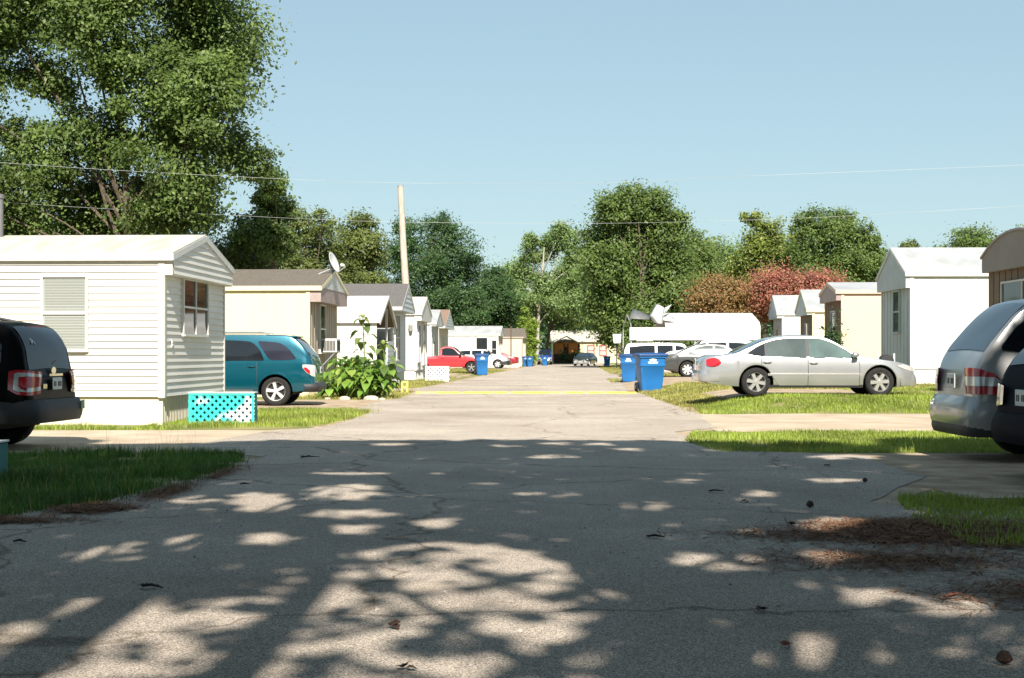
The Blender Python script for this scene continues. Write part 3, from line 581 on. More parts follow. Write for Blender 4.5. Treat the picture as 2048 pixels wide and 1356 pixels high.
R4 = rhome('tall white trailer home with pale metal roof behind the silver sedan, at right', 1822, 44, R(-.3), 3.5, 3.78, 4.68, ov=.17, box=.45, siding='vertical', wall=MWH2, endw=MGRY, skirt=MWH2, roof=MRM, gable=MGRY, fascia=MLG, corner=True, endwin=[(1.2,1.9,1.7,3.0,dict(frame=MGRY))])  # lane-side end and gable carry their shade as blue-grey colour
R3 = rhome('peach trailer home with nearly flat roof between the tall white and cream trailer ends', 1684, 52.5, R(-2.6), 3.5, 3.6, 3.98, ov=.22, box=.34, siding='plain', wall=MPE, endw=MBRN, skirt=MPE, roof=MRM, gable=MMAU, fascia=MPE, endwin=[(1.2,2.0,1.0,2.6)])
R2 = rhome('narrow cream trailer home end left of the peach trailer home', 1626, 65, R(-3.5), 3.8, 3.28, 4.28, ov=.28, box=.2, siding='plain', wall=MCR, endw=MBRN, skirt=MCR, roof=MRM, gable=MGRY, fascia=MCR, endwin=[(1.4,2.2,1.2,2.4)])  # gable's blue-grey is shade put into the colour
R1 = rhome('white trailer home end with painted blue-grey gable shade, leftmost of the right-hand row', 1565, 78, R(-3.2), 3.6, 3.5, 4.55, ov=.3, box=.25, siding='plain', wall=MWH2, endw=MGRY, skirt=MWH2, roof=MRM, gable=MGRY, fascia=MGRY, endwin=[(1.4,2.2,1.2,2.4)])  # white trailer; blue-grey on end and gable is painted shade
R5 = home('brown trailer home with rounded roof edge behind the silver wagon at far right', 'mobile home', PX(1972,34)+.05, 29.6, R(0), 4.35, 9, .5, 3.4, 3.9, side=-1, ov=.16, box=.34, siding='plain', wall=MTAN, endw=MBRN, skirt=MTAN, roof=MMAU, gable=mat('grey_brown_panel',(.25,.215,.185),.7,.06,1.5), fascia=MTAN, flat=True, endwin=[(.7,3.3,1.7,2.75,dict(mull=1,frame=MLG))], corner=False)
# ---------------------------------------------------------------- gabled white porch in front of the grey trailer
def porch():
    root = empty('entry_porch', (-4.93,51,0), R(-2), 'white gabled entry porch open to the lane, behind the sunflowers', 'porch')
    L=5; Wd=5.0; ze=2.4; zr=3.42; m = MB(); m.box(-L,0,0,.06,-.05,ze); w = m.build('wall', MWH2, root); m = MB(); m.box(-L+.06,-.04,.061,.075,.5,ze-.02); m.build('shade_lining', MBRN, w)  # brown sheet added inside the white wall to paint in the porch shade
    m = MB(); m.add([(-L+.07,.1,ze+.0),(.05,.1,ze+.0),(.05,Wd/2,zr-.03),(-L+.07,Wd/2,zr-.03)],[(0,1,2,3)]); m.add([(-L+.07,Wd-.05,ze-.08),(.05,Wd-.05,ze-.08),(.05,Wd/2,zr-.03),(-L+.07,Wd/2,zr-.03)],[(0,1,2,3)]); m.build('ceiling', MBRN, root)  # roof underside coloured brown to darken the porch inside
    m = MB()
    for z in (1.95,1.62,1.3,.98,.66): m.box(-L,.003,-.008,-.0,z,z+.018)
    m.build('panel_seam', MGM, w)
    m = MB()
    def sl(y0,z0,y1,z1):
        v=[]
        for xx in (-L,.12): v += [(xx,y0,z0),(xx,y1,z1),(xx,y1,z1+.05),(xx,y0,z0+.05)]
        m.add(v,[(0,1,2,3),(4,7,6,5),(0,4,5,1),(3,2,6,7),(0,3,7,4),(1,5,6,2)])
    sl(-.12,ze-.02,Wd/2,zr); sl(Wd+.1,ze-.1,Wd/2,zr); rf = m.build('roof', MWH2, root)
    for p_ in ((-.12,ze-.03),(Wd+.1,ze-.1)): m = MB(); m.bar((.14,*p_),(.14,Wd/2,zr),.03,.12); m.build('rake_trim', MWH2, rf)
    m = MB(); m.box(-L,-L+.06,.06,Wd,-.05,ze+.4); m.build('back_wall', MDK, root)  # near-black back wall paints the shadowed inside of the porch
    m = MB(); m.box(-L+.06,-.05,.08,Wd-.02,-.05,.5); m.build('deck', MTAN, root)
    m = MB(); m.box(-.08,0,3.2,Wd,.45,1.75); 
    for k in range(7): m.box(0,.015,3.2,Wd,.47+k*.18,.47+k*.18+.15)
    m.build('half_wall', MGRY, root)
    for y in (Wd-.06,3.2):
        m = MB(); m.box(-.08,.0,y-.05,y+.05,-.05 if y!=3.2 else 1.751,2.32 if y>4 else 2.62 if y<2 else 3.0); m.build('post', MWH2, root)
porch()
# ---------------------------------------------------------------- cream house closing the lane
def endhouse():
    d = 184; x0 = PX(1106,d); x1 = PX(1300,d); z0=0
    root = empty('cream_house', (x0,d,0), 0, 'cream house with red trimmed windows and brown boarded porch at the lane end', 'house'); L = x1-x0; Wd=7
    m = MB(); m.box(0,L,0,Wd,0,2.9); m.build('wall', MCR, root)
    m = MB(); 
    for y0,z0_,y1,z1 in ((-.35,2.85,Wd/2,4.3),(Wd+.35,2.85,Wd/2,4.3)):
        v=[]
        for xx in (-.3,L+.3): v += [(xx,y0,z0_),(xx,y1,z1),(xx,y1,z1+.1),(xx,y0,z0_+.1)]
        m.add(v,[(0,1,2,3),(4,7,6,5),(0,4,5,1),(3,2,6,7),(0,3,7,4),(1,5,6,2)])
    rf = m.build('roof', MRW, root)
    m = MB(); m.add([(-.29,0,2.9),(-.29,Wd,2.9),(-.29,Wd/2,4.28)],[(0,1,2)]); m.add([(L+.29,0,2.9),(L+.29,Wd,2.9),(L+.29,Wd/2,4.28)],[(0,1,2)]); m.build('gable', MCR, rf)
    MRD = mat('red_trim', (.32,.05,.035), .6, .1, 3); MOR = mat('orange_boards', (.55,.22,.05), .6, .2, 2, stretch=(9,9,.5))
    # porch bay
    m = MB(); 
    for a,b in (((-.1,2.55),(1.7,3.5)),((3.5,2.55),(1.7,3.5))):
        v=[]
        for y in (-2.4,.0): v += [(a[0],y,a[1]),(b[0],y,b[1]),(b[0],y,b[1]+.12),(a[0],y,a[1]+.12)]
        m.add(v,[(0,1,2,3),(4,7,6,5),(0,4,5,1),(3,2,6,7),(0,3,7,4),(1,5,6,2)])
    m.build('porch_roof', MRW, root)
    m = MB(); m.box(.15,1.35,-1.02,-1.0,1.25,2.7); m.box(2.0,3.2,-1.02,-1.0,1.25,2.7); m.box(1.35,2.0,-1.02,-1.0,2.2,2.75); m.build('porch_boards', MOR, root)
    m = MB(); m.box(.05,3.35,-1.0,-.95,0,2.75); m.box(.0,.12,-2.35,-2.2,0,2.55); m.box(3.3,3.42,-2.35,-2.2,0,2.55); m.box(1.35,1.5,-1.05,-1.02,0,2.6); m.box(1.85,2.0,-1.05,-1.02,0,2.6); m.build('porch_frame', mat('dark_brown_wood',(.06,.025,.015),.7,.2,4), root)
    for k in (4.6,6.2,8.6):
        m = MB(); a=k; b=k+.75; z0_=1.1; z1=2.3
        m.box(a-.12,a,-.05,-.002,z0_-.12,z1+.12); m.box(b,b+.12,-.05,-.002,z0_-.12,z1+.12); m.box(a,b,-.05,-.002,z1,z1+.12); m.box(a,b,-.05,-.002,z0_-.12,z0_); m.box(a,b,-.04,-.002,1.65,1.73)
        w = m.build('window', MRD, root); m = MB(); m.quad((a,-.02,z0_),(b,-.02,z0_),(b,-.02,z1),(a,-.02,z1)); m.build('pane', MBL, w)
    for k,(xx,lab) in enumerate(((1.2,'dark leafy shrub at the left side of the brown porch'),(2.7,'dark leafy shrub in front of the brown porch door'),(3.3,'pale green shrub at the right side of the brown porch'))):
        r2 = empty('porch_shrub', (x0+xx,d-2.9,0), 0, lab, 'shrub', 'shrubs by the brown porch'); mm=MB(); mm.tube([(0,0,0),(0,0,.8)],[.05,.03],6); mm.build('stem',MBK,r2)
        C = rng.normal(0,1,(420,3))*np.array([.33,.3,.38])+np.array([0,0,.85]); C=C[C[:,2]>.08]; leaf_mesh('foliage',C,C*.5+np.array([0,-.3,.6]),.12,LM['dark' if k<2 else 'light'],r2)
endhouse()
# ---------------------------------------------------------------- long white metal carport with torn roof
MCP = mat('carport_white', (.44,.435,.415), .5, .06, 2.5, col2=(.52,.515,.495)); MUD = mat('sheet_underside_shade', (.12,.122,.118), .6, .1, 5)  # MUD: dark grey is the torn sheet's underside shade, put into the colour
def carport():
    d = 78; x0 = PX(1259,d); x1 = PX(1521,d); z0 = .12; L = x1-x0; Wd=5.6; ze=2.62; zr=3.45; zl=1.90
    root = empty('metal_carport', (x0,d,z0), R(0), 'long white metal carport with its left roof sheets torn and curled up', 'carport')
    th=.04; split = 2.0
    def slab(m, xa, xb, pts):
        for (y0,za),(y1,zb) in zip(pts,pts[1:]):
            v=[]
            for xx in (xa,xb): v += [(xx,y0,za),(xx,y1,zb),(xx,y1,zb+th),(xx,y0,za+th)]
            m.add(v,[(0,1,2,3),(4,7,6,5),(0,4,5,1),(3,2,6,7),(0,3,7,4),(1,5,6,2)])
    m = MB(); slab(m, split, L, [(0,ze),(.35,ze+.28),(Wd/2,zr)]); slab(m, split, L, [(Wd,ze),(Wd-.35,ze+.28),(Wd/2,zr)]); m.build('roof', MCP, root)
    m = MB(); m.box(0,L,-.03,0,zl,ze)
    sp_ = m.build('side_panel', MCP, root)
    for zz in (zl+.04,zl+.22,zl+.42): m = MB(); m.box(0.02,L-.02,-.034,-.0305,zz,zz+.022); m.build('panel_seam', MLG, sp_)
    m = MB(); m.box(.9,L,Wd,Wd+.03,zl,ze); m.build('side_panel', MWH2, root)
    for k in (0,2,4):
        xx = .06+(L-.16)*k/4
        for y in (.02,Wd-.06):
            m = MB(); m.box(xx,xx+.06,y,y+.06,-.1,ze); m.build('post', MGM, root)
        m = MB(); m.tube([(xx+.03,.03,ze),(xx+.03,.35,ze+.22),(xx+.03,Wd/2,zr-.05),(xx+.03,Wd-.35,ze+.22),(xx+.03,Wd-.03,ze)], .03, 6); m.build('rafter', MGM, root)
    # curled sheets
    def W_(px, py, y): return Vector((PX(px,d+y)-x0, y, PZ(py,d+y)-z0))
    def torn(Lf, Rt, m_, n=6, bulge=.0):
        P = []
        for i in range(n+1):
            t = i/n; P.append([l.lerp(r,t)+Vector((0,-bulge*math.sin(PI*t),0)) for l,r in zip(Lf,Rt)])
        mb = MB(); mb.grid(P); o = mb.build('torn_sheet', m_, root, smooth=40); sd = o.modifiers.new('t','SOLIDIFY'); sd.thickness = .025
    torn([W_(1259,637,.3),W_(1265,617,2.2)], [W_(1300,639,.5),W_(1300,631,1.4)], MUD, 5, .25)
    torn([W_(1308,646,.2),W_(1299,632,.5),W_(1312,608,1.6)], [W_(1326,648,.1),W_(1326,632,.4),W_(1330,616,1.2)], MCP, 6, .35)
    torn([W_(1327,630,.5),W_(1330,616,1.3)], [W_(1330,627,1.3),W_(1344,608,2.2)], MLG, 4, -.2)
    torn([W_(1326,640,.2),W_(1326,633,.6)], [W_(1352,644,.3),W_(1346,634,.9)], MCP, 4, .1)
carport()
# ---------------------------------------------------------------- vehicles
def pchip(pts):
    pts = sorted(pts); x = [p[0] for p in pts]; y = [p[1] for p in pts]; n = len(x)
    h = [x[i+1]-x[i] for i in range(n-1)]; dl = [(y[i+1]-y[i])/h[i] for i in range(n-1)]; m = [0]*n; m[0] = dl[0]; m[-1] = dl[-1]
    for i in range(1,n-1):
        if dl[i-1]*dl[i] > 0:
            w1 = 2*h[i]+h[i-1]; w2 = h[i]+2*h[i-1]; m[i] = (w1+w2)/(w1/dl[i-1]+w2/dl[i])
    def f(q):
        if q <= x[0]: return y[0]
        if q >= x[-1]: return y[-1]
        i = 0
        while q > x[i+1]: i += 1
        t = (q-x[i])/h[i]
        return (2*t**3-3*t*t+1)*y[i]+(t**3-2*t*t+t)*h[i]*m[i]+(-2*t**3+3*t*t)*y[i+1]+(t**3-t*t)*h[i]*m[i+1]
    return f
MTY = mat('tyre_rubber', (.022,.022,.022), .85, .2, 20, bump=.3, spec=.2)
MRIM = mat('alloy_rim', (.62,.62,.60), .3, .05, 4, metal=.75)
MRIMP = mat('silver_hubcap', (.66,.66,.64), .35, .05, 4, metal=.3)
MBK2 = mat('black_trim', (.025,.025,.027), .6, .15, 6)
MUN = mat('underbody', (.012,.012,.012), .9, .2, 5)
MLR = mat('red_lens', (.42,.012,.02), .15, .1, 3, coat=1)
MLC = mat('clear_lens', (.55,.55,.53), .12, .08, 12, coat=1, metal=.3)
MCH = mat('chrome', (.7,.7,.7), .12, .03, 3, metal=1.)
MPL = mat('plate_white', (.62,.63,.60), .5, .1, 30)
class Car:
    def __init__(s, name, label, cat, loc, rz, P, body, glass, group='vehicles parked in the trailer park'):
        s.P = P; s.root = empty(name, loc, rz, label, cat, group); s.root.scale = (P.get('sx',1),1,1); s.body = body; s.glass = glass
        s.top = pchip(P['top']); s.belt0 = pchip(P['belt']); s.hw = pchip(P['w']); s.sill = P.get('sill', .22)
        s.xf = max(p[0] for p in P['top']); s.xr = min(p[0] for p in P['top']); s.r = P.get('r', .33); s.wx = P['wheels']; s.ra = s.r+P.get('gap', .06)
        s.tum = P.get('tum', .32); s.low0 = pchip(P['low']) if 'low' in P else None
        s.mesh()
    def belt(s,x): return min(s.belt0(x), s.top(x)-.03)
    def low(s,x):
        z = s.low0(x) if s.low0 else s.sill
        for w in s.wx:
            if abs(x-w) < s.ra: z = max(z, s.r+math.sqrt(s.ra**2-(x-w)**2))
        return z
    def sy(s,x,z):
        w = s.hw(x); zb = s.belt(x); t = (z-s.sill)/(max(.05,zb-s.sill))
        if z <= zb: return w*(1-.075*max(0,(.55-t)/.55)**2-.035*max(0,(t-.55)/.45)**2)
        yb = w*.965-.012; return max(.02, yb-s.tum*(z-zb)-.10*(z-zb)**2)
    def edge(s,x):
        zt = s.top(x); zb = s.belt(x); rr = min(.07,.5*(zt-zb)); return zt-rr, s.sy(x,zt-rr), rr
    def ztop(s,x,f):                           # f: share of the half width
        zt = s.top(x); return zt-.028*min(1,abs(f))**2.2*min(1,(zt-s.belt(x))/.1+.3)
    def half(s,x):
        zl = s.low(x); zb = s.belt(x); ze,ye,rr = s.edge(x); P = [(0,zl),(s.sy(x,zl)*.8,zl),(s.sy(x,zl)-.01,zl)]
        for k in range(1,8): z = zl+(zb-zl)*k/7; P.append((s.sy(x,z), z))
        for k in (.33,.66,1): z = zb+(ze-zb)*k; P.append((s.sy(x,z), z))
        zt1 = s.ztop(x,.93)
        P.append((ye-.25*rr*.6, ze+(zt1-ze)*.55)); P.append((ye*.93-.02*0, zt1))
        for f in (.8,.5,.2,0): P.append((ye*f, s.ztop(x,f)))
        return P
    def mesh(s):
        xs = set(np.linspace(s.xr, s.xf, 46).round(4))
        for k in ('top','w'): xs |= {round(p[0],4) for p in s.P[k]}
        for w in s.wx: xs |= {round(w+s.ra*math.cos(PI*k/12)*.9999,4) for k in range(13)} | {round(w+s.ra*1.001,4), round(w-s.ra*1.001,4)}
        for e,sg in ((s.xr,1),(s.xf,-1)): xs |= {round(e+sg*q,4) for q in (.015,.04,.08,.14)}
        xs = sorted(x for x in xs if s.xr <= x <= s.xf); m = MB(); rings = []
        for x in xs:
            h = s.half(x); rings.append([(x,y,z) for y,z in h]+[(x,-y,z) for y,z in h[::-1][1:-1]])
        n = len(rings[0]); o = 0; m.v = [p for r in rings for p in r]
        for i in range(len(xs)-1):
            for j in range(n):
                k = (j+1)%n; m.f.append((i*n+j,i*n+k,(i+1)*n+k,(i+1)*n+j)); m.m.append(1 if (j < 2 or j >= n-2) else 0)
        H = n//2
        for e in (0,len(xs)-1):
            b = e*n
            for j in range(H):
                q = (b+j, b+j+1, b+(n-j-1)%n, b+(n-j)%n) if j else (b, b+1, b+n-1)
                q = tuple(dict.fromkeys(q))
                if len(q) > 2: m.f.append(q); m.m.append(0)
        s.bo = m.build('body', [s.body, MUN], s.root, smooth=38)
    def patch(s, name, cols, rows, m, off=.006, sides=(1,-1), parent=None):
        """cols: list of (x, zlow, zhigh) on the body side"""
        mb = MB()
        for sg in sides:
            mb.grid([[(x, sg*(s.sy(x,zl+(zh-zl)*k/rows)+off), zl+(zh-zl)*k/rows) for k in range(rows+1)] for x,zl,zh in cols])
        return mb.build(name, m, parent or s.root, smooth=50)
    def glazing(s, lows, highs, m=None, n=14, off=.013, name='side_window', sides=(1,-1)):
        fl = pchip(lows); fh = pchip(highs); a = max(lows[0][0],highs[0][0]); b = min(lows[-1][0],highs[-1][0])
        out = []
        for sg in sides:
            out.append(s.patch(name, [(x,fl(x),max(fl(x)+.004,fh(x))) for x in np.linspace(a,b,n)], 5, m or s.glass, off, (sg,)))
        return out
    def topglass(s, name, xa, xb, f=.86, m=None, off=.007, fa=None):
        P = []; n = 10
        for i in range(n+1):
            x = xa+(xb-xa)*i/n; dz = (s.top(x+.01)-s.top(x-.01))/.02; nl = math.hypot(1,dz); ze,ye,rr = s.edge(x); ff = f if fa is None else fa+(f-fa)*i/n
            P.append([(x-dz/nl*off, ye*ff*k, s.ztop(x,ff*k)+off/nl) for k in (-1,-.75,-.5,-.25,0,.25,.5,.75,1)])
        mb = MB(); mb.grid(P); return mb.build(name, m or s.glass, s.root, smooth=50)
    def ubar(s, name, end, back, z0, z1, m, out=.03, side=.012, bulge=.03, inset=.05, nz=5):
        """bumper wrapped round the front (end=1) or rear (-1)"""
        xe = s.xf if end > 0 else s.xr; path = []
        w = s.hw(xe-end*.25)
        wid = lambda x: max(s.sy(x,(z0+z1)/2), s.sy(x, z0), s.sy(x,z1))+side
        for q in np.linspace(back, .16, 6): path.append((xe-end*q, wid(xe-end*q)))
        wc = wid(xe-end*.16); xc = xe+end*out
        for a in (20,40,60,78): path.append((xe-end*.16+end*(.16+out)*math.sin(R(a)), wc-.22*(1-math.cos(R(a)))))
        path.append((xc, wc*.5)); path.append((xc+end*.01, 0))
        full = path+[(x,-y) for x,y in path[::-1][1:]]
        P = []
        for k in range(nz+1):
            t = k/nz; z = z0+(z1-z0)*t; sc = bulge*(math.sin(PI*min(1,max(0,t*.9+.1))))-bulge
            row = []
            for x,y in full:
                l = math.hypot(x-(xe-end*.6), y)+1e-6; row.append((x+sc*end*(1 if abs(x-xe)<.4 else .2), y*(1+sc*.5), z))
            P.append(row)
        cx = xe-end*.3
        P = [[(cx if abs(p[0]-xe)<.3 else p[0], p[1]*.8, z0) for p in P[0]]]+P+[[(p[0]-end*.09 if abs(p[0]-xe)<.3 else p[0], p[1]*.93, z1+.004) for p in P[-1]]]
        mb = MB(); mb.grid(P); return mb.build(name, m, s.root, smooth=45)
    def wrap(s, name, end, pts, m, off=.014, sides=(1,-1), parent=None, th=.02):
        """lamp following the corner: pts = (u, z0, z1); u>=0 runs along the side from the end, u<0 across the end by |u| share of the half width"""
        xe = s.xf if end > 0 else s.xr; outs = []
        for sg in sides:
            P = []; Q = []
            for u,z0,z1 in pts:
                col = []
                for k in range(4):
                    z = z0+(z1-z0)*k/3
                    if u >= 0: x = xe-end*max(u,.005); col.append((x+end*off*(.6 if u<.1 else 0), sg*(s.sy(x,z)+off), z))
                    else: col.append((xe+end*off, sg*s.sy(xe,z)*(1+u), z))
                P.append(col)
            mb = MB(); mb.grid(P); o = mb.build(name, m, parent or s.root, smooth=50); outs.append(o)
        return outs
    def doors(s, spans, handles=True, m=None, mh=None, ztop=.0):
        for a,b in spans:
            for sg in (1,-1):
                zs = lambda x: max(s.sill+.05, s.low(x)+.02)
                seam = s.patch('door', [(x,zs(x),s.belt(x)-.03) for x in np.linspace(a+.006,b-.006,9)], 8, m or s.body, .007, (sg,))
                mb = MB()
                for x in (a,b): mb.grid([[(x+q, sg*(s.sy(x,z)+.003), z) for q in (-.007,.007)] for z in np.linspace(zs(x), s.belt(x), 9)])
                mb.grid([[(x, sg*(s.sy(x,zs(x))+.003), zs(x)+q) for q in (-.006,.010)] for x in [a]+list(np.linspace(a+.007,b-.007,9))+[b]])
                mb.build('door_gap', MBK2, seam, smooth=60)
                if handles:
                    hx = a+.13; hz = s.belt(hx)-.10; y = s.sy(hx,hz)
                    mb = MB(); mb.tube([(hx-.09,sg*(y+.01),hz),(hx-.06,sg*(y+.035),hz),(hx+.06,sg*(y+.035),hz),(hx+.09,sg*(y+.01),hz)], .016, 6); mb.build('handle', mh or s.body, seam, smooth=50)
    def mirrors(s, x, m=None):
        z = s.belt(x)+.07
        for sg in (1,-1):
            y = s.sy(x,z)
            mb = MB(); c = (x, sg*(y+.13), z+.03)
            P = []
            for i,(dx,sc) in enumerate(((-.05,.9),(-.03,1),(.03,.95),(.08,.6),(.10,.2))):
                P.append([(c[0]+dx, c[1]+.105*sc*math.cos(2*PI*k/10), c[2]+.065*sc*math.sin(2*PI*k/10)) for k in range(10)])
            mb.grid(P, closed_u=True); mb.poly(P[0]); mb.bar((x,sg*(y-.02),z-.03),(x,sg*(y+.08),z),.05); mb.build('mirror', m or s.body, s.root, smooth=50)
    def wheels(s, rim=None, spokes=5, width=.21, style='star', inset=.02):
        rim = rim or MRIM; r = s.r; ri = r*.66
        proto = None
        for w in s.wx:
            for sg in (1,-1):
                y = s.hw(w)*.965-width/2-inset
                if proto is None:
                    mb = MB(); h = width/2
                    mb.lathe([(ri,h*.98),(ri*.97,h*.9),(ri*.92,h*.6),(ri*.9,h*.3)], 32); mb.lathe([(.004,h*.28),(ri*.9,h*.3)], 32, mi=1)
                    mb.lathe([(.004,h*.86),(r*.13,h*.85),(r*.15,h*.7),(r*.15,h*.3)], 20)
                    for k in range(spokes):
                        a = 2*PI*k/spokes+.3; ca,sa = math.cos(a),math.sin(a); px_,pz = -sa,ca
                        w0,w1 = (r*.13,r*.19) if style=='star' else (r*.17,r*.22) if style=='fat' else (r*.06,r*.07)
                        v=[]
                        for rad,ww,hh in ((r*.10,w0,h*.80),(ri*.95,w1,h*.80)):
                            for sd in (-1,1):
                                v.append((ca*rad+px_*ww/2*sd, hh, sa*rad+pz*ww/2*sd))
                            for sd in (-1,1): v.append((ca*rad+px_*ww*.75*sd, h*.35, sa*rad+pz*ww*.75*sd))
                        mb.add(v,[(0,1,5,4),(0,4,6,2),(1,3,7,5)])
                    o = mb.build('wheel', [rim, MUN], s.root, smooth=40)
                    mb = MB(); mb.lathe([(ri*.96,h*.9),(ri*1.02,h*1.0),(r*.84,h*1.04),(r*.95,h*.93),(r*.992,h*.7),(r,h*.3),(r,-h*.3),(r*.992,-h*.7),(r*.95,-h*.93),(ri,-h*.9)], 36)
                    t = mb.build('tyre', MTY, o, smooth=50); proto = o
                    o.location = (w, sg*y, r); 
                else:
                    o = copy_tree(proto, s.root); o.location = (w, sg*y, r)
                o.rotation_euler = (0, random.uniform(0,6), 0 if sg > 0 else PI)
        for w in s.wx:                          # wheel-well liner
            mb = MB(); mb.lathe([(s.ra+.0,s.hw(w)*.90),(s.ra*.99,-s.hw(w)*.90)], 24, c=(w,0,s.r)); 
            yc = s.hw(w)*.90-.32
            for q in (1,-1): mb.lathe([(s.ra*.995,q*yc),(.002,q*yc)], 24, c=(w,0,s.r))
            mb.v = [v if v[2] > s.sill else (v[0],v[1],s.sill) for v in mb.v]; mb.build('wheel_well', MUN, s.bo, smooth=60)
    def arches(s, m, wd=.06):
        for sg in (1,-1):
            for w in s.wx:
                mb = MB(); P=[]
                for k in range(17):
                    a = PI*(k/16); row=[]
                    for rr_,o in ((s.ra-.005,.0),(s.ra,.018),(s.ra+wd,.016),(s.ra+wd+.004,.0)):
                        x = w+rr_*math.cos(a); z = s.r+rr_*math.sin(a); z = max(z, s.sill+.0) 
                        row.append((x, sg*(s.sy(x,z)+o), z))
                    P.append(row)
                mb.grid(P)
                mb.build('arch_trim', m, s.root, smooth=50)
    def plate(s, end, z, m=None, yc=0):
        xe = (s.xf if end>0 else s.xr)+end*.02
        mb = MB(); mb.box(*sorted((xe, xe+end*.012)), yc-.155, yc+.155, z-.08, z+.08); o = mb.build('license_plate', m or MPL, s.root, bevel=.006)
        mb = MB()
        for k in range(6):
            if k == 3: continue
            mb.box(*sorted((xe+end*.012, xe+end*.014)), yc-.125+k*.043, yc-.095+k*.043, z-.035, z+.03)
        mb.build('plate_lettering', MBK2, o)
def sedan(L0=5.02, h=1.42, w=.925, r=.325, hl=None):
    L=5.02; a=L/2
    return dict(top=[(a,.60),(a-.03,.66),(a-.12,.715),(a-.35,.79),(a-.75,.86),(a-1.20,.925),(a-1.32,.95),(a-1.75,1.19),(a-2.15,h-.045),(a-2.5,h-.004),(a-2.8,h),(a-3.2,h-.03),(a-3.55,h-.12),(a-3.95,1.14),(a-4.3,1.0),(a-4.5,.98),(a-4.8,.955),(a-L+.10,.90),(a-L+.02,.80),(a-L,.74)],
      belt=[(-a,.62),(-a+.3,.80),(-a+.9,.90),(0,.875),(a-1.3,.85),(a-.6,.74),(a,.52)],
      w=[(-a,.60*w),(-a+.03,.74*w),(-a+.12,.85*w),(-a+.4,.93*w),(-a+1,.985*w),(0,w),(a-1,.985*w),(a-.45,.91*w),(a-.16,.79*w),(a-.04,.64*w),(a,.5*w)],
      low=[(-a,.36),(-a+.3,.30),(-a+.8,.24),(-.8,.21),(1.0,.21),(a-.5,.22),(a,.27)], sill=.21, r=r, wheels=(a-.91, a-.91-2.84), tum=.36, sx=L0/L)
def suv(L=4.45, h=1.72, w=.90, r=.36, hoodz=1.03, rearrake=.40, belt=1.02):
    a=L/2
    return dict(top=[(a,.72),(a-.04,.84),(a-.14,.93),(a-.5,hoodz-.03),(a-1.05,hoodz+.04),(a-1.15,hoodz+.07),(a-1.55,1.36),(a-1.88,h-.06),(a-2.2,h-.01),(a-2.7,h),(-a+rearrake+.32,h-.012),(-a+rearrake+.10,h-.035),(-a+rearrake,h-.09),(-a+rearrake*.45,belt+.30),(-a+.08,belt+.02),(-a+.03,belt-.14),(-a,.62)],
      belt=[(-a,.60),(-a+.05,belt-.22),(-a+.2,belt-.02),(-a+.7,belt),(0,belt-.015),(a-1.1,belt-.05),(a-.4,.84),(a,.6)],
      w=[(-a,.80*w),(-a+.03,.87*w),(-a+.1,.93*w),(-a+.3,.97*w),(-.5,w),(a-1,.99*w),(a-.4,.93*w),(a-.14,.82*w),(a-.03,.7*w),(a,.6*w)],
      low=[(-a,.42),(-a+.5,.34),(-.8,.27),(.9,.27),(a-.5,.30),(a,.34)], sill=.27, r=r, wheels=(a-.86,a-.86-2.62*L/4.45), tum=.17)
MGT = glassmat('tinted_glass', (.010,.013,.016)); MGC = glassmat('clear_glass', (.06,.078,.076), .05, .7); MGB = glassmat('bluish_glass', (.02,.035,.05), .05, .55)
def at(px, d): return (PX(px,d), d, G(PX(px,d), d))
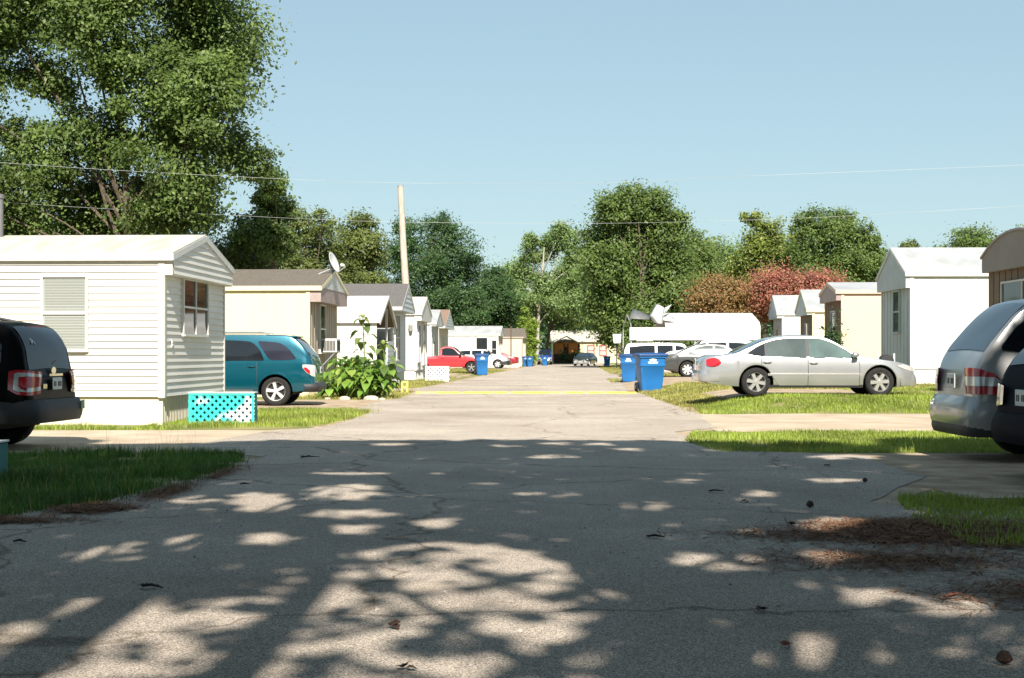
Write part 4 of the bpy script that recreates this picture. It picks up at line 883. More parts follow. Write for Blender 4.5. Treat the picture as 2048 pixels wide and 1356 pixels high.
# --- silver sedan
def silver_sedan():
    d = 33.0; xr = PX(1401,32.2); L = PX(1838,32.2)-xr; P = sedan(L, 1.43, .92, .335); x = xr+L/2
    c = Car('sedan', 'silver rounded sedan parked side-on on the sunny grass', 'car', (x, d, G(7,d)), R(0), P, paint('silver_paint', (.44,.45,.455), .62, .3), MGC)
    a = L/2
    fr = [(-.02,.90),(.35,.895),(.80,.885),(1.02,.89)]; frh = [(-.02,1.335),(.2,1.325),(.45,1.255),(.75,1.10),(1.02,.90)]
    c.glazing([(-1.45,.985),(-1.2,.93),(-.5,.89),(.35,.88),(1.08,.88)], [(-1.45,1.01),(-1.25,1.135),(-1.0,1.25),(-.7,1.325),(-.35,1.352),(.2,1.343),(.45,1.275),(.75,1.125),(1.08,.90)], MBK2, n=26, off=.009, name='window_trim')
    c.glazing(fr, frh, glassmat('sedan_front_glass', (.085,.125,.12), .05, .6))
    c.glazing([(-1.0,.93),(-.5,.905),(-.09,.90)], [(-1.0,1.23),(-.7,1.305),(-.35,1.335),(-.09,1.337)], MGC)
    c.glazing([(-1.40,1.0),(-1.25,.94),(-1.04,.93)], [(-1.40,1.01),(-1.25,1.11),(-1.04,1.215)], MGT)
    c.topglass('windshield', a-1.36, a-2.05, .9, MGC); c.topglass('rear_window', a-3.5, a-4.22, .88, MGB)
    c.doors([(-.06,1.12),(-1.12,-.06)]); c.mirrors(1.0); c.wheels(MRIM, 6, style='fat')
    c.wrap('tail_light', -1, [(.47,.785,.80),(.42,.73,.86),(.34,.70,.895),(.26,.695,.89),(.19,.70,.87),(.14,.715,.85)], MLR, .02)
    c.wrap('headlight', 1, [(.50,.70,.715),(.35,.64,.745),(.15,.585,.69),(.04,.57,.655),(-.35,.57,.64)], MLC)
    c.ubar('rear_bumper', -1, .42, .36, .60, c.body, .03, .002, .03); c.ubar('front_bumper', 1, .42, .25, .50, c.body, .02, .002, .03)
    for sg in (1,-1): mb = MB(); mb.grid([[(x_, sg*(c.sy(x_,z)+o), z) for z,o in ((.48,.0),(.485,.014),(.535,.014),(.54,.0))] for x_ in np.linspace(-.98,1.12,12)]); mb.build('side_moulding', c.body, c.root, smooth=50)
    c.plate(-1,.80)
    for sg in (1,-1): c.patch('sill_trim', [(x_,.205,.27) for x_ in np.linspace(-1.0,1.2,10)], 2, MBK2, .004, (sg,))
silver_sedan()
# --- teal SUV
def teal_suv():
    P = suv(4.78, 1.74, .91, .355, 1.08, .53, 1.06); L=4.78; a=L/2; d=34.4; P['wheels']=(1.53,-1.44)
    c = Car('suv', 'teal SUV with silver alloy wheels parked between the first two trailers', 'car', (PX(640,34.4)-a, d, .0), R(180-0), P, paint('teal_paint', (.0,.085,.125), .45, .22), MGT)
    c.glazing([(-1.92,1.13),(-1.6,1.10),(-1.36,1.10),(-1.02,1.52)], [(-1.92,1.17),(-1.74,1.38),(-1.5,1.52),(-1.02,1.565)], glassmat('quarter_glass',(.022,.024,.036)))
    c.glazing([(-1.16,1.09),(-.6,1.09),(-.06,1.08)], [(-1.16,1.14),(-1.05,1.36),(-.8,1.55),(-.06,1.59)], MGT)
    c.glazing([(.03,1.08),(.6,1.07),(1.1,1.06)], [(.03,1.59),(.6,1.54),(1.1,1.14)], MGT)
    c.topglass('windshield', a-1.2, a-1.9, .9); c.topglass('rear_window', -a+.62, -a+.12, .90, MGB)
    c.doors([(-.02,1.02),(-1.0,-.02)]); c.mirrors(1.0); c.wheels(MRIMP, 5); c.arches(c.body,.05)
    c.wrap('tail_light', -1, [(.30,.92,1.0),(.2,.80,1.0),(.08,.72,.99),(.02,.70,.97)], MLC)
    c.wrap('reverse_lens', -1, [(.27,.90,.93),(.2,.82,.92),(.12,.76,.85)], MLR, .020)
    c.ubar('rear_bumper', -1, .24, .37, .56, MBK2, .09, .012, .06); c.ubar('front_bumper', 1, .6, .3, .6, c.body, .03)
    gcl = mat('grey_cladding',(.10,.105,.11),.55)
    for sg in (1,-1): c.patch('rocker_trim', [(x_,.275,.40) for x_ in np.linspace(-.9,1.0,10)], 2, gcl, .012, (sg,))
    for sg in (1,-1):
        for z in (.62,.70): mb = MB(); mb.grid([[(x_, sg*(c.sy(x_,zz)+o), zz) for zz,o in ((z,.0),(z+.005,.014),(z+.035,.014),(z+.04,.0))] for x_ in np.linspace(-.4,1.0,10)]); mb.build('side_moulding', c.body, c.root, smooth=50)
    for sg in (1,-1):
        mb = MB(); y=.60; mb.tube([(.75,sg*y,1.665),(.65,sg*y,1.78),(-1.1,sg*y,1.78),(-1.25,sg*y,1.71)], .02, 6); mb.build('roof_rail', MGM, c.root, smooth=50)
    mb = MB(); mb.box(-a+.48,-a+.80,-.55,.55,1.655,1.69); mb.build('spoiler', c.body, c.root, bevel=.015)
    mb = MB(); mb.tube([(-a+.16,-.1,1.13),(-a+.10,-.2,1.10),(-a+.28,-.45,1.26)], .012, 5); mb.build('wiper', MBK2, c.root)
    c.plate(-1,.86); mb = MB(); mb.tube([(-a+.5,-.5,.33),(-a+.02,-.52,.33)], .03, 8); mb.build('exhaust', MGM, c.root)
teal_suv()
# --- black SUV (left edge)
def text_mesh(s, size, m, parent, loc, rot, name='lettering', ext=.003):
    cu = bpy.data.curves.new('t','FONT'); cu.body = s; cu.size = size; cu.extrude = ext; cu.align_x='CENTER'; cu.align_y='CENTER'
    t = bpy.data.objects.new('t', cu); COL.objects.link(t); bpy.context.view_layer.update()
    me = bpy.data.meshes.new_from_object(t.evaluated_get(bpy.context.evaluated_depsgraph_get())); bpy.data.objects.remove(t)
    me.materials.clear(); me.materials.append(m); o = bpy.data.objects.new(name, me); COL.objects.link(o); o.parent = parent; o.location = loc; o.rotation_euler = rot; return o
def black_suv():
    L=4.45; P = suv(L,1.70,.905,.37,1.08,.30,1.06); a=L/2; P['gap']=.07
    c = Car('suv', 'black SUV at the left edge with its rear toward the road', 'car', (-6.06-a, 18.75, 0), R(176), P, paint('black_paint', (.003,.003,.0035), .0, .35, .02, spec=.08), MGT)
    c.glazing([(-1.85,1.14),(-1.4,1.11),(-.72,1.10)], [(-1.85,1.36),(-1.7,1.50),(-1.4,1.56),(-.72,1.575)]); c.glazing([(-.64,1.10),(-.2,1.09),(.2,1.09)], [(-.64,1.56),(-.2,1.58),(.2,1.57)]); c.glazing([(.28,1.09),(.6,1.08),(1.1,1.06)], [(.28,1.57),(.6,1.5),(1.1,1.15)])
    c.topglass('windshield', a-1.2, a-1.9, .9); rw = c.topglass('rear_window', -a+.31, -a+.075, .88, glassmat('rear_glass',(.008,.013,.02),.08,.3))
    c.doors([(.24,1.1),(-.68,.24)]); c.wheels(MRIM,5); c.arches(MBK2,.07); c.mirrors(1.0)
    for sg in (1,-1):
        mb = MB(); y=.62; mb.tube([(.75,sg*y,1.68),(.6,sg*y,1.745),(-1.15,sg*y,1.745),(-1.55,sg*y,1.665)], .024, 6); mb.tube([(-.3,sg*y,1.67),(-.3,sg*y,1.74)],.02,6); mb.build('roof_rail', MBK2, c.root, smooth=50)
    tl = c.wrap('tail_light', -1, [(.26,.80,1.03),(.16,.74,1.05),(.06,.72,1.04),(.02,.72,1.03),(-.22,.74,1.02)], MLR)
    c.wrap('lens_border', -1, [(.19,.80,1.0),(.15,.775,1.015),(.05,.765,1.01),(.02,.765,1.0),(-.19,.78,.99)], MLC, .020)
    c.wrap('brake_lens', -1, [(.13,.83,.96),(.05,.82,.965),(.02,.82,.96),(-.17,.83,.95)], MLR, .026)
    c.ubar('rear_bumper', -1, .55, .36, .66, MBK2, .11, .02, .05); c.ubar('front_bumper', 1, .6, .35, .66, MBK2, .05)
    c.plate(-1,.86)
    xe = c.xr-.006
    mb = MB(); mb.box(xe-.008,xe,-.22,.22,.96,.99); mb.build('handle', MCH, c.root)
    mb = MB(); mb.box(xe-.008,xe,.30,.42,.80,.86); mb.build('badge', MCH, c.root, bevel=.003)
    ov = MB(); ov.lathe([(.001,0),(.05,0),(.05,.008),(.001,.008)],16,'x',c=(-a+.02,0,1.03)); ov.v=[(v[0],v[1]*1.5,v[2]) for v in ov.v]; ov.build('badge', MCH, c.root)
    mwh = mat('white_sticker',(.7,.7,.7),.6); mrd = mat('red_lettering',(.35,.03,.08),.5)
    zc=1.42; xc=-a+.152; text_mesh('A', .17, mwh, c.root, (xc,.40,zc), (R(90-36),0,R(-90)), 'window_sticker')
    mb = MB(); mb.box(-a+.29,-a+.325,-.25,.25,1.575,1.62); mb.build('red_lettering_strip', mrd, c.root)  # red strip standing in for lettering at the top of the rear window
    mb = MB(); mb.tube([(-a+.09,0,1.10),(-a+.09,-.15,1.14),(-a+.12,-.42,1.20)], .014, 5); mb.build('wiper', MBK2, c.root)
    mb = MB(); mb.box(xe-.118,xe-.11,-.72,-.60,.50,.62); mb.build('bumper_sticker', mat('green_sticker',(.12,.3,.25),.5), c.root)
black_suv()
# --- silver SUV at right, rear toward the road
def silver_suv():
    L=4.65; P = suv(L,1.82,.925,.37,1.08,.62,1.10); a=L/2
    c = Car('suv', 'silver SUV with red and grey tail lights parked at the right edge', 'car', (5.29+a, 16.75, G(7,16.7)), R(-1), P, paint('silver_grey_paint', (.33,.335,.33), .3, .3, .4), MGT)
    c.root.scale = (1,1,1.06)
    c.glazing([(-2.02,1.22),(-1.4,1.17),(-.9,1.16)], [(-2.02,1.27),(-1.78,1.52),(-1.45,1.66),(-.9,1.69)]); c.glazing([(-.82,1.15),(-.3,1.14),(.2,1.13)], [(-.82,1.69),(-.3,1.7),(.2,1.69)]); c.glazing([(.28,1.13),(.6,1.12),(1.15,1.10)], [(.28,1.69),(.6,1.62),(1.15,1.2)])
    c.topglass('windshield', a-1.2, a-1.9, .9); c.topglass('rear_window', -a+.64, -a+.14, .90, MGB)
    c.doors([(.24,1.1),(-.86,.24)]); c.wheels(MRIM,5); c.mirrors(1.0)
    c.wrap('tail_light', -1, [(.40,.745,.76),(.32,.745,.86),(.2,.745,.97),(.08,.745,1.02),(.02,.745,1.03),(-.14,.745,1.03)], MLR, .026)
    c.wrap('signal_lens', -1, [(.335,.835,.85),(.3,.835,.88),(.2,.835,.93),(.08,.835,.935),(.02,.835,.935),(-.14,.835,.935)], MLC, .034)
    c.ubar('rear_bumper', -1, .75, .36, .715, c.body, .09, .02, .06); c.ubar('lower_bumper', -1, .7, .28, .47, MBK2, .07, .012, .04); c.ubar('front_bumper', 1, .6, .3, .6, c.body, .03)
    c.plate(-1,.88)
    for sg in (1,-1):
        mb = MB(); y=.64; mb.tube([(.75,sg*y,1.80),(.6,sg*y,1.85),(-1.1,sg*y,1.85),(-1.3,sg*y,1.78)], .02, 6); mb.build('roof_rail', MBK2, c.root, smooth=50)
silver_suv()
def navy_hatch():
    L=4.6; P = suv(L,1.62,.91,.34,1.02,.62,1.02); a=L/2
    c = Car('hatchback', 'dark navy hatchback corner cut off by the right picture edge', 'car', (5.0+a, 13.75, G(5,13)), R(2), P, paint('navy_paint', (.003,.005,.012), .0, .6, .0, spec=.05), MGT)
    c.glazing([(-1.85,1.08),(-1.4,1.05),(-.9,1.04)], [(-1.85,1.14),(-1.6,1.36),(-1.35,1.46),(-.9,1.50)]); c.glazing([(-.82,1.04),(-.3,1.03),(.2,1.02)], [(-.82,1.5),(-.3,1.51),(.2,1.5)])
    c.topglass('rear_window', -a+.64, -a+.14, .88, MGT); c.topglass('windshield', a-1.2, a-1.9, .9); c.doors([(.24,1.1),(-.86,.24)]); c.wheels(MRIM,5); c.mirrors(1.0)
    c.wrap('tail_light', -1, [(.30,.80,.86),(.2,.74,.94),(.06,.72,.95),(.02,.72,.95),(-.22,.74,.93)], MLC); c.ubar('rear_bumper', -1, .6, .36, .66, c.body, .07, .015, .05); c.ubar('front_bumper', 1, .6, .3, .6, c.body, .02); c.plate(-1,.82)
navy_hatch()
def grey_sedan():
    d=59.5; L=4.75; P = sedan(L,1.43,.90,.335); a=L/2
    c = Car('sedan', 'dark grey sedan with bright hubcaps parked behind the silver sedan', 'car', (PX(1320,58.6)+a, d, G(9,d)), R(-3), P, paint('grey_paint', (.075,.078,.075), .4, .3), MGC)
    a = 2.51
    c.glazing([(-.02,.90),(.35,.895),(1.02,.89)], [(-.02,1.335),(.2,1.325),(.75,1.10),(1.02,.90)]); c.glazing([(-1.2,.95),(-.5,.905),(-.09,.90)], [(-1.2,1.03),(-.7,1.29),(-.35,1.335),(-.09,1.337)])
    c.topglass('windshield', a-1.36, a-2.05, .9); c.topglass('rear_window', a-3.4, a-4.1, .88, MGB); c.doors([(-.06,1.1),(-1.05,-.06)]); c.mirrors(1.0); c.wheels(MRIMP,7,style='fat')
    c.wrap('tail_light', -1, [(.3,.74,.80),(.15,.68,.88),(.05,.66,.88),(-.3,.68,.86)], MLR); c.wrap('headlight', 1, [(.5,.70,.715),(.3,.62,.73),(.04,.57,.655),(-.35,.57,.64)], MLC)
    c.ubar('rear_bumper', -1, .7, .33, .6, c.body, .04); c.ubar('front_bumper', 1, .6, .25, .5, c.body, .02); c.plate(-1,.78)
grey_sedan()
def white_suv(label, px, d, L, h, rz, m):
    P = suv(L,h,.97,.38,1.15,.25,1.13); a=L/2; x,y,z = at(px,d)
    c = Car('suv', label, 'car', (x+a, d, z), R(rz), P, m, MGT)
    k=h/1.72
    c.glazing([(-a+.38,1.2),(-1.2,1.19),(-.85,1.18)], [(-a+.38,1.5*k),(-1.2,1.58*k),(-.85,1.585*k)]); c.glazing([(-.72,1.18),(-.2,1.17),(.12,1.17)], [(-.72,1.58*k),(-.2,1.59*k),(.12,1.585*k)]); c.glazing([(.26,1.17),(.6,1.16),(1.15,1.14)], [(.26,1.58*k),(.6,1.53*k),(1.15,1.2)])
    c.topglass('windshield', a-1.2, a-1.9, .9); c.topglass('rear_window', -a+.27, -a+.07, .88); c.doors([(.2,1.1),(-.8,.2)]); c.wheels(MRIMP,6,style='fat'); c.mirrors(1.0)
    c.wrap('tail_light', -1, [(.12,.80,1.12),(.02,.80,1.12),(-.12,.80,1.12)], MLR); c.wrap('headlight', 1, [(.4,.78,.88),(.15,.74,.88),(.04,.72,.84),(-.3,.72,.82)], MLC); c.ubar('rear_bumper', -1, .5, .4, .68, MBK2, .06); c.ubar('front_bumper', 1, .6, .35, .68, MBK2, .05)
white_suv('white car facing left, half hidden behind the dark grey sedan', 1322, 68, 4.6, 1.66, 181, paint('white_paint_a', (.62,.62,.60), .0, .3))
white_suv('large white SUV parked under the left end of the white carport', 1243, 76.3, 5.2, 1.84, -1, paint('white_paint_b', (.75,.75,.74), 0, .3))
white_suv('white SUV parked facing the lane behind the red pickup', 908, 121, 4.75, 1.68, -6, paint('white_paint_c', (.75,.75,.74), 0, .3))
def pickup(label, x, d, z, rz, m, L=4.9, h=1.62):
    a=L/2
    P = dict(top=[(a,.72),(a-.05,.86),(a-.2,.93),(a-.8,1.0),(a-1.25,1.04),(a-1.36,1.08),(a-1.75,h-.2),(a-1.98,h-.04),(a-2.22,h),(a-2.5,h-.02),(a-2.66,h-.10),(a-2.76,1.16),(a-2.80,1.05),(a-3.05,1.03),(-a+.03,1.03),(-a,.98)],
      belt=[(-a,.90),(a-2.86,.95),(a-2.74,1.0),(a-1.3,.99),(a-.4,.86),(a,.6)], w=[(-a,.84*.87),(-a+.04,.87),(0,.88),(a-.9,.87),(a-.35,.83),(a-.1,.74),(a,.6)],
      low=[(-a,.5),(-a+.6,.42),(-.8,.36),(.9,.36),(a-.5,.36),(a,.42)], sill=.36, r=.345, wheels=(a-.82,a-.82-2.95), tum=.26)
    c = Car('pickup_truck', label, 'pickup truck', (x,d,z), R(rz), P, m, MGT)
    c.glazing([(a-2.6,1.06),(a-2.3,1.05),(a-1.55,1.04)], [(a-2.6,h-.16),(a-2.3,h-.10),(a-2.0,h-.13),(a-1.55,1.12)]); c.topglass('windshield', a-1.38, a-1.95, .9); c.doors([(a-2.68,a-1.35)]); c.mirrors(a-1.5, MBK2); c.wheels(MRIM,5)
    c.wrap('headlight', 1, [(.28,.74,.84),(.1,.70,.85),(.02,.70,.83),(-.35,.70,.82)], MLC); c.wrap('tail_light', -1, [(.08,.66,.92),(.02,.66,.92),(-.1,.66,.92)], MLR)
    c.ubar('front_bumper', 1, .5, .42, .62, MCH, .06); c.ubar('rear_bumper', -1, .3, .42, .6, MCH, .08)
    mb = MB(); 
    for k in range(3): mb.box(a+.002,a+.03,-.42,.42,.68+k*.06,.705+k*.06)
    mb.build('grille', MBK2, c.root); return c
pickup('small red pickup truck parked nose to the lane behind the left-hand blue bin', PX(957,84)-2.0, 85, G(PX(900,85),85), -4, paint('red_paint', (.52,.03,.04), 0, .3))
pickup('bright blue pickup truck facing down the lane beside the brown porch', PX(1091,160), 162.5, .0, -90-3, paint('blue_paint', (.02,.07,.35), .1, .3), h=1.75)
def far_black():
    L=4.6; P = sedan(L,1.40,.88,.32); a=L/2; d=146
    c = Car('sedan', 'black sedan facing the viewer at the far end of the lane', 'car', (PX(1172,d), d+1, 0), R(-108), P, paint('dark_paint', (.012,.014,.016), .1, .2), MGT)
    a = 2.51
    c.glazing([(-.02,.90),(.35,.895),(1.02,.89)], [(-.02,1.30),(.2,1.29),(.75,1.08),(1.02,.90)]); c.glazing([(-1.2,.95),(-.5,.905),(-.09,.90)], [(-1.2,1.03),(-.7,1.26),(-.35,1.3),(-.09,1.3)]); c.topglass('windshield', a-1.36, a-2.05, .9, MGB)
    c.wheels(MRIMP,7); c.wrap('headlight', 1, [(.5,.70,.715),(.3,.62,.73),(.04,.57,.655),(-.4,.57,.64)], MLC); c.ubar('front_bumper', 1, .6, .25, .55, mat('faded_bumper',(.3,.3,.29),.5), .03); c.mirrors(1.)
far_black()
def far_red():
    L=4.5; P = sedan(L,1.40,.88,.32); d=133
    c = Car('sedan', 'dark red car whose tail shows behind the thin brown pole', 'car', (PX(1037,d)-L/2, d, .05), R(175), P, paint('maroon_paint', (.30,.02,.035), .2, .3), MGT)
    a = 2.51; L=5.02
    c.topglass('rear_window', L/2-3.4, L/2-4.1, .88); c.topglass('windshield', L/2-1.36, L/2-2.05, .9); c.wheels(MRIMP,7); c.wrap('tail_light', -1, [(.3,.74,.80),(.05,.66,.88),(-.3,.68,.86)], MLR)
far_red()
# ---------------------------------------------------------------- bins, pole, wires, plants, small things
MBIN = mat('blue_plastic', (.016,.14,.38), .42, .06, 3, bump=.05, bscale=60); MBIND = mat('dark_blue_plastic', (.012,.055,.17), .45, .08, 3); MEMB = mat('white_emblem', (.72,.73,.73), .6, .05, 8)
def make_bin():
    root = empty('trash_bin', (0,0,0), 0, 'x', 'trash bin', 'blue wheeled trash bins along the lane')
    h=1.0; m = MB(); P=[]
    for z,hx,hy,r in ((.03,.25,.27,.05),(.30,.275,.31,.05),(.72,.305,.355,.05),(.74,.325,.375,.05),(.80,.328,.38,.05),(.81,.315,.365,.05),(.97,.325,.38,.05),(.975,.36,.41,.05),(1.02,.362,.412,.05)):
        row=[]
        for cx,cy,a0 in ((hx-r,hy-r,0),(-hx+r,hy-r,90),(-hx+r,-hy+r,180),(hx-r,-hy+r,270)):
            for k in range(5): a=R(a0+k*22.5); row.append((cx+r*math.cos(a), cy+r*math.sin(a), z))
        P.append(row)
    m.grid(P, closed_u=True); m.poly(P[0]); m.build('body', MBIN, root, smooth=40)
    m = MB(); P=[]
    for z,k,dz in ((1.022,1.0,0),(1.05,1.02,0),(1.075,1.0,.0),(1.095,.8,.015),(1.105,.3,.02)):
        row=[]
        for cx,cy,a0 in ((.33,.39,0),(-.33,.39,90),(-.33,-.39,180),(.33,-.39,270)):
            for q in range(5): a=R(a0+q*22.5); row.append(((cx+.045*math.cos(a))*k, (cy+.045*math.sin(a))*k, z+dz))
        P.append(row)
    m.grid(P, closed_u=True); m.poly(P[-1]); m.poly(P[0]); m.build('lid', MBIND, root, smooth=40)
    for sg in (1,-1):
        m = MB(); m.lathe([(.03,-.03),(.10,-.03),(.13,-.02),(.135,0),(.13,.02),(.10,.03),(.03,.03)], 20, 'x', c=(sg*.30,.27,.135)); w = m.build('wheel', MTY, root, smooth=40)
        m = MB(); m.lathe([(.002,0),(.05,0),(.06,-.006*sg),(.002,-.006*sg)][::1], 12, 'x', c=(sg*.334,.27,.135)); m.build('hub', MGM, w)
    m = MB(); m.tube([(-.26,.43,.99),(-.26,.47,1.0),(.26,.47,1.0),(.26,.43,.99)], .018, 8); m.build('handle', MBIND, root)
    m = MB(); y=-.392; yl=lambda z: -(.365+(z-.81)*.094)-.004
    def q(x0,x1,z0,z1): m.quad((x0,yl(z0),z0),(x1,yl(z0),z0),(x1,yl(z1),z1),(x0,yl(z1),z1))
    q(-.12,.12,.812,.828); q(-.13,.13,.846,.866)
    m.poly([(-.075,yl(.884),.884),(.075,yl(.884),.884),(.095,yl(.925),.925),(.0,yl(.962),.962),(-.095,yl(.925),.925)]); m.build('emblem', MEMB, root, fix=False)
    return root
B0 = make_bin()
bins = [(1300,45.2,1.06,8,'closest blue bin with white emblem at the right end of the yellow bump'),(1259,61,1.04,-12,'blue bin standing just behind the closest right-hand bin'),(963,82.5,1.08,10,'blue bin on the left verge in front of the red pickup'),(1050.5,139,.86,5,'left one of two small blue bins beside the beige trailer corner'),(1060,138.4,.86,-5,'right one of two small blue bins beside the beige trailer corner'),(1089.5,149,.86,0,'small blue bin in front of the blue pickup'),(1214,141,.86,6,'small blue bin alone on the right side of the far lane')]
for i,(px,d,s,rz,lab) in enumerate(bins):
    o = B0 if i==0 else copy_tree(B0); x = PX(px,d); o.location = (x,d,G(x,d)); o.rotation_euler=(0,0,R(rz)); o.scale=(1.22*s if i==0 else s*1.05,s*1.05,s*1.06); o['label']=lab
# utility pole
MPO = mat('weathered_pole', (.36,.29,.225), .9, .2, 5, col2=(.56,.49,.42), bump=.4, bscale=20, stretch=(5,5,.4))
def pole():
    d=66; x=PX(822,d); root = empty('utility_pole', (x,d,G(x,d)), 0, 'weathered wooden utility pole leaning slightly left', 'utility pole')
    m = MB(); m.tube([(0,0,-.1),(-.16,0,3),(-.36,0,6.3),(-.50,0,9.15)], [.20,.18,.155,.13], 14); m.build('shaft', MPO, root, smooth=50)
    m = MB(); m.tube([(-.50,0,9.152),(-.502,0,9.2)],[.14,.14],14); m.build('cap', MGM, root)
    m = MB(); P=[(-.10,.25),(.10,.25),(.10,1.1),(.12,1.45),(.10,1.6),(.05,1.7),(-.05,1.7),(-.10,1.6),(-.12,1.45),(-.10,1.1)]
    a=[(p[0]-.06,-.28,p[1]) for p in P]; b=[(p[0]-.06,-.17,p[1]) for p in P]; n=len(P); m.add(a+b,[tuple(range(n)),tuple(range(n,2*n))]+[(i,(i+1)%n,(i+1)%n+n,i+n) for i in range(n)]); m.build('meter_box', mat('brown_metal',(.10,.075,.06),.6,.2,5), root)
pole()
def wires():
    mw = mat('wire_sheath', (.36,.37,.36), .5, .05, 2)
    for pts,d,lab in (([(-2200,60),(-1000,215),(0,325),(430,351),(800,366),(1100,368),(1500,352),(2048,330),(3000,290),(4200,220)],44,'upper overhead wire crossing the sky above the utility pole'),([(-2200,180),(-1000,305),(0,404),(430,429),(800,444),(1150,447),(1500,440),(2048,412),(3000,360),(4200,280)],46,'lower overhead wire crossing in front of the treetops')):
        f = pchip(pts); m = MB(); m.tube([(PX(p,d),d,PZ(f(p),d)) for p in range(-2200,4201,80)], .0045, 6); tag(m.build('overhead_wire', mw, smooth=60), lab, 'wire', 'overhead wires')
wires()
def thin_pole():
    d=124; x=PX(1022,d); root = empty('metal_pole', (x,d,0), 0, 'thin rusty brown pole set in pale stones beside the lane', 'pole'); m = MB(); m.tube([(0,0,0),(0,0,3.7)], [.06,.05], 8); m.build('shaft', MTAN if 0 else mat('rusty_pole',(.12,.07,.05),.8,.2,4), root)
    m = MB(); 
    for k in range(9):
        a=k*.7; r=.35; m.lathe([(.002,.0),(.2,.02),(.22,.12),(.14,.22),(.002,.25)],7,'z',c=(r*math.cos(a)*1.6,r*math.sin(a),0)); 
    m.build('stone_base', MCR if 0 else mat('pale_stone',(.55,.5,.42),.9,.15,5), root)
thin_pole()
def hoop():
    d=114; x=PX(1234,d); z=G(x,d); root = empty('basketball_hoop', (x,d,z), 0, 'white basketball backboard on a dark pole under the large oak', 'basketball hoop'); zc = PZ(677,d)-z
    m = MB(); m.tube([(0,.3,0),(0,.3,zc)], .05, 8); m.bar((0,.3,zc),(0,0,zc),.06); m.build('pole', MBK2, root)
    m = MB(); m.add([(-.27,-.02,zc-.38),(.27,-.02,zc-.38),(.36,-.02,zc+.36),(-.36,-.02,zc+.36),(-.27,.02,zc-.38),(.27,.02,zc-.38),(.36,.02,zc+.36),(-.36,.02,zc+.36)],[(0,1,2,3),(4,7,6,5),(0,4,5,1),(1,5,6,2),(2,6,7,3),(3,7,4,0)]); m.build('backboard', MLG, root)
    m = MB(); m.lathe([(.21,-.01),(.23,0),(.21,.01)],18,'z',c=(0,-.25,zc-.2),closed=True); m.build('rim', mat('rusty_rim',(.3,.08,.03),.6), root)
hoop()
# speed bump
m = MB(); P=[]
for i in range(41):
    x = PX(832,44)+(PX(1272,44)-PX(832,44))*i/40; P.append([(x, 44+dy, .010+G(x,44)+h+ .004*fnoise(x,dy,3)) for dy,h in ((-.19,0),(-.13,.035),(-.05,.058),(.05,.058),(.13,.035),(.19,0))])
m.grid(P); tag(m.build('speed_bump', mat('worn_yellow_paint',(.36,.31,.20),.8,.1,3.5,col2=(.62,.48,.07),bump=.3,bscale=40,lo=.36,hi=.44,detail=8), smooth=50), 'yellow painted speed bump across the lane', 'speed bump')
# yellow block
def block():
    d=43.6; x=PX(810,d); m = MB(); W_,H,D=.21,.40,.19
    for z0,z1 in ((0,.055),(.175,.23),(.345,.40)): m.box(-W_/2,W_/2,-D/2,D/2,z0,z1)
    for x0 in (-W_/2,W_/2-.055):
        for z0,z1 in ((.055,.175),(.23,.345)): m.box(x0,x0+.055,-D/2,D/2,z0,z1)
    o = m.build('cinder_block', mat('yellow_block',(.66,.58,.14),.85,.1,8,bump=.3,bscale=50), loc=(x,d,G(x,d)+.012)); tag(o,'yellow painted cinder block standing on end at the left end of the bump','cinder block')
block()
# lattice boxes
def teal_white(name, a, b, sc=1.3):
    return mat(name, a, .55, 0, sc, col2=b, lo=.54, hi=.60, detail=3)
MTW = teal_white('teal_and_white_paint', (.03,.50,.46), (.72,.76,.75), 1.6); MTEAL = mat('teal_paint_wood', (.04,.48,.44), .55, .1, 3); MWL = mat('white_lattice', (.72,.71,.68), .6, .05, 3)
def lattice(label, loc, rz, w, h, dep, ml, mf, sp=.15, sw=.055, back=None, lean=0):
    root = empty('lattice_panel', loc, rz, label, 'lattice panel', 'lattice panels around the trailers')
    def slats(sgn, y):
        m = MB(); k=-h
        while k < w+h:
            pts=[]
            # line x = k + t (sgn) , z = t ; clip to rectangle
            if sgn>0: t0=max(0,-k); t1=min(h,w-k); f=lambda t:(k+t,t)
            else: t0=max(0,k-w); t1=min(h,k); f=lambda t:(k-t,t)
            if t1-t0 > .03:
                a=f(t0); b=f(t1); m.bar((a[0],y,a[1]),(b[0],y,b[1]),.008,sw,up=(0,0,1)) if False else m.bar((a[0],y,a[1]),(b[0],y,b[1]),sw,.008,up=(0,1,0))
            k += sp
        return m
    m = slats(1,0); m2 = slats(-1,-.009); m.add(m2.v,m2.f); 
    m.build('lattice', ml, root)
    m = MB(); t=.045
    m.box(-.005,w+.005,-.02,.015,h-.03,h+.012); m.box(-.005,w+.005,-.02,.015,0,.03); m.box(-.005,t-.005,-.019,.014,.03,h-.03); m.box(w-t+.005,w+.005,-.019,.014,.03,h-.03); m.build('frame', mf, root)
    if dep:
        m = MB(); m.box(0,.015,.016,dep,.0,h); m.box(w-.015,w,.016,dep,0,h); m.box(0,w,dep,dep+.02,0,h); m.build('back_panel', back or mat('shaded_teal_wood',(.02,.16,.16),.7,.1,4), root); m = MB(); m.box(-.012,w+.012,-.028,dep+.03,h+.0125,h+.028); m.build('top_board', MWL, root)  # back panel colour darkened to paint in shade behind the lattice holes
    return root
lattice('turquoise and white lattice box beside the white trailer corner', (PX(378,25),25,G(-5.5,25)), R(0), PX(508,25)-PX(378,25), .54, .3, MTW, MTEAL, .137, .050)
lattice('pale teal lattice panel cut off by the left picture edge', (PX(-110,13.6),13.6,0), R(0), PX(-8,13.6)-PX(-110,13.6), .37, .3, MTW, mat('pale_teal',(.35,.45,.43),.6,.1,4), .13, .05)
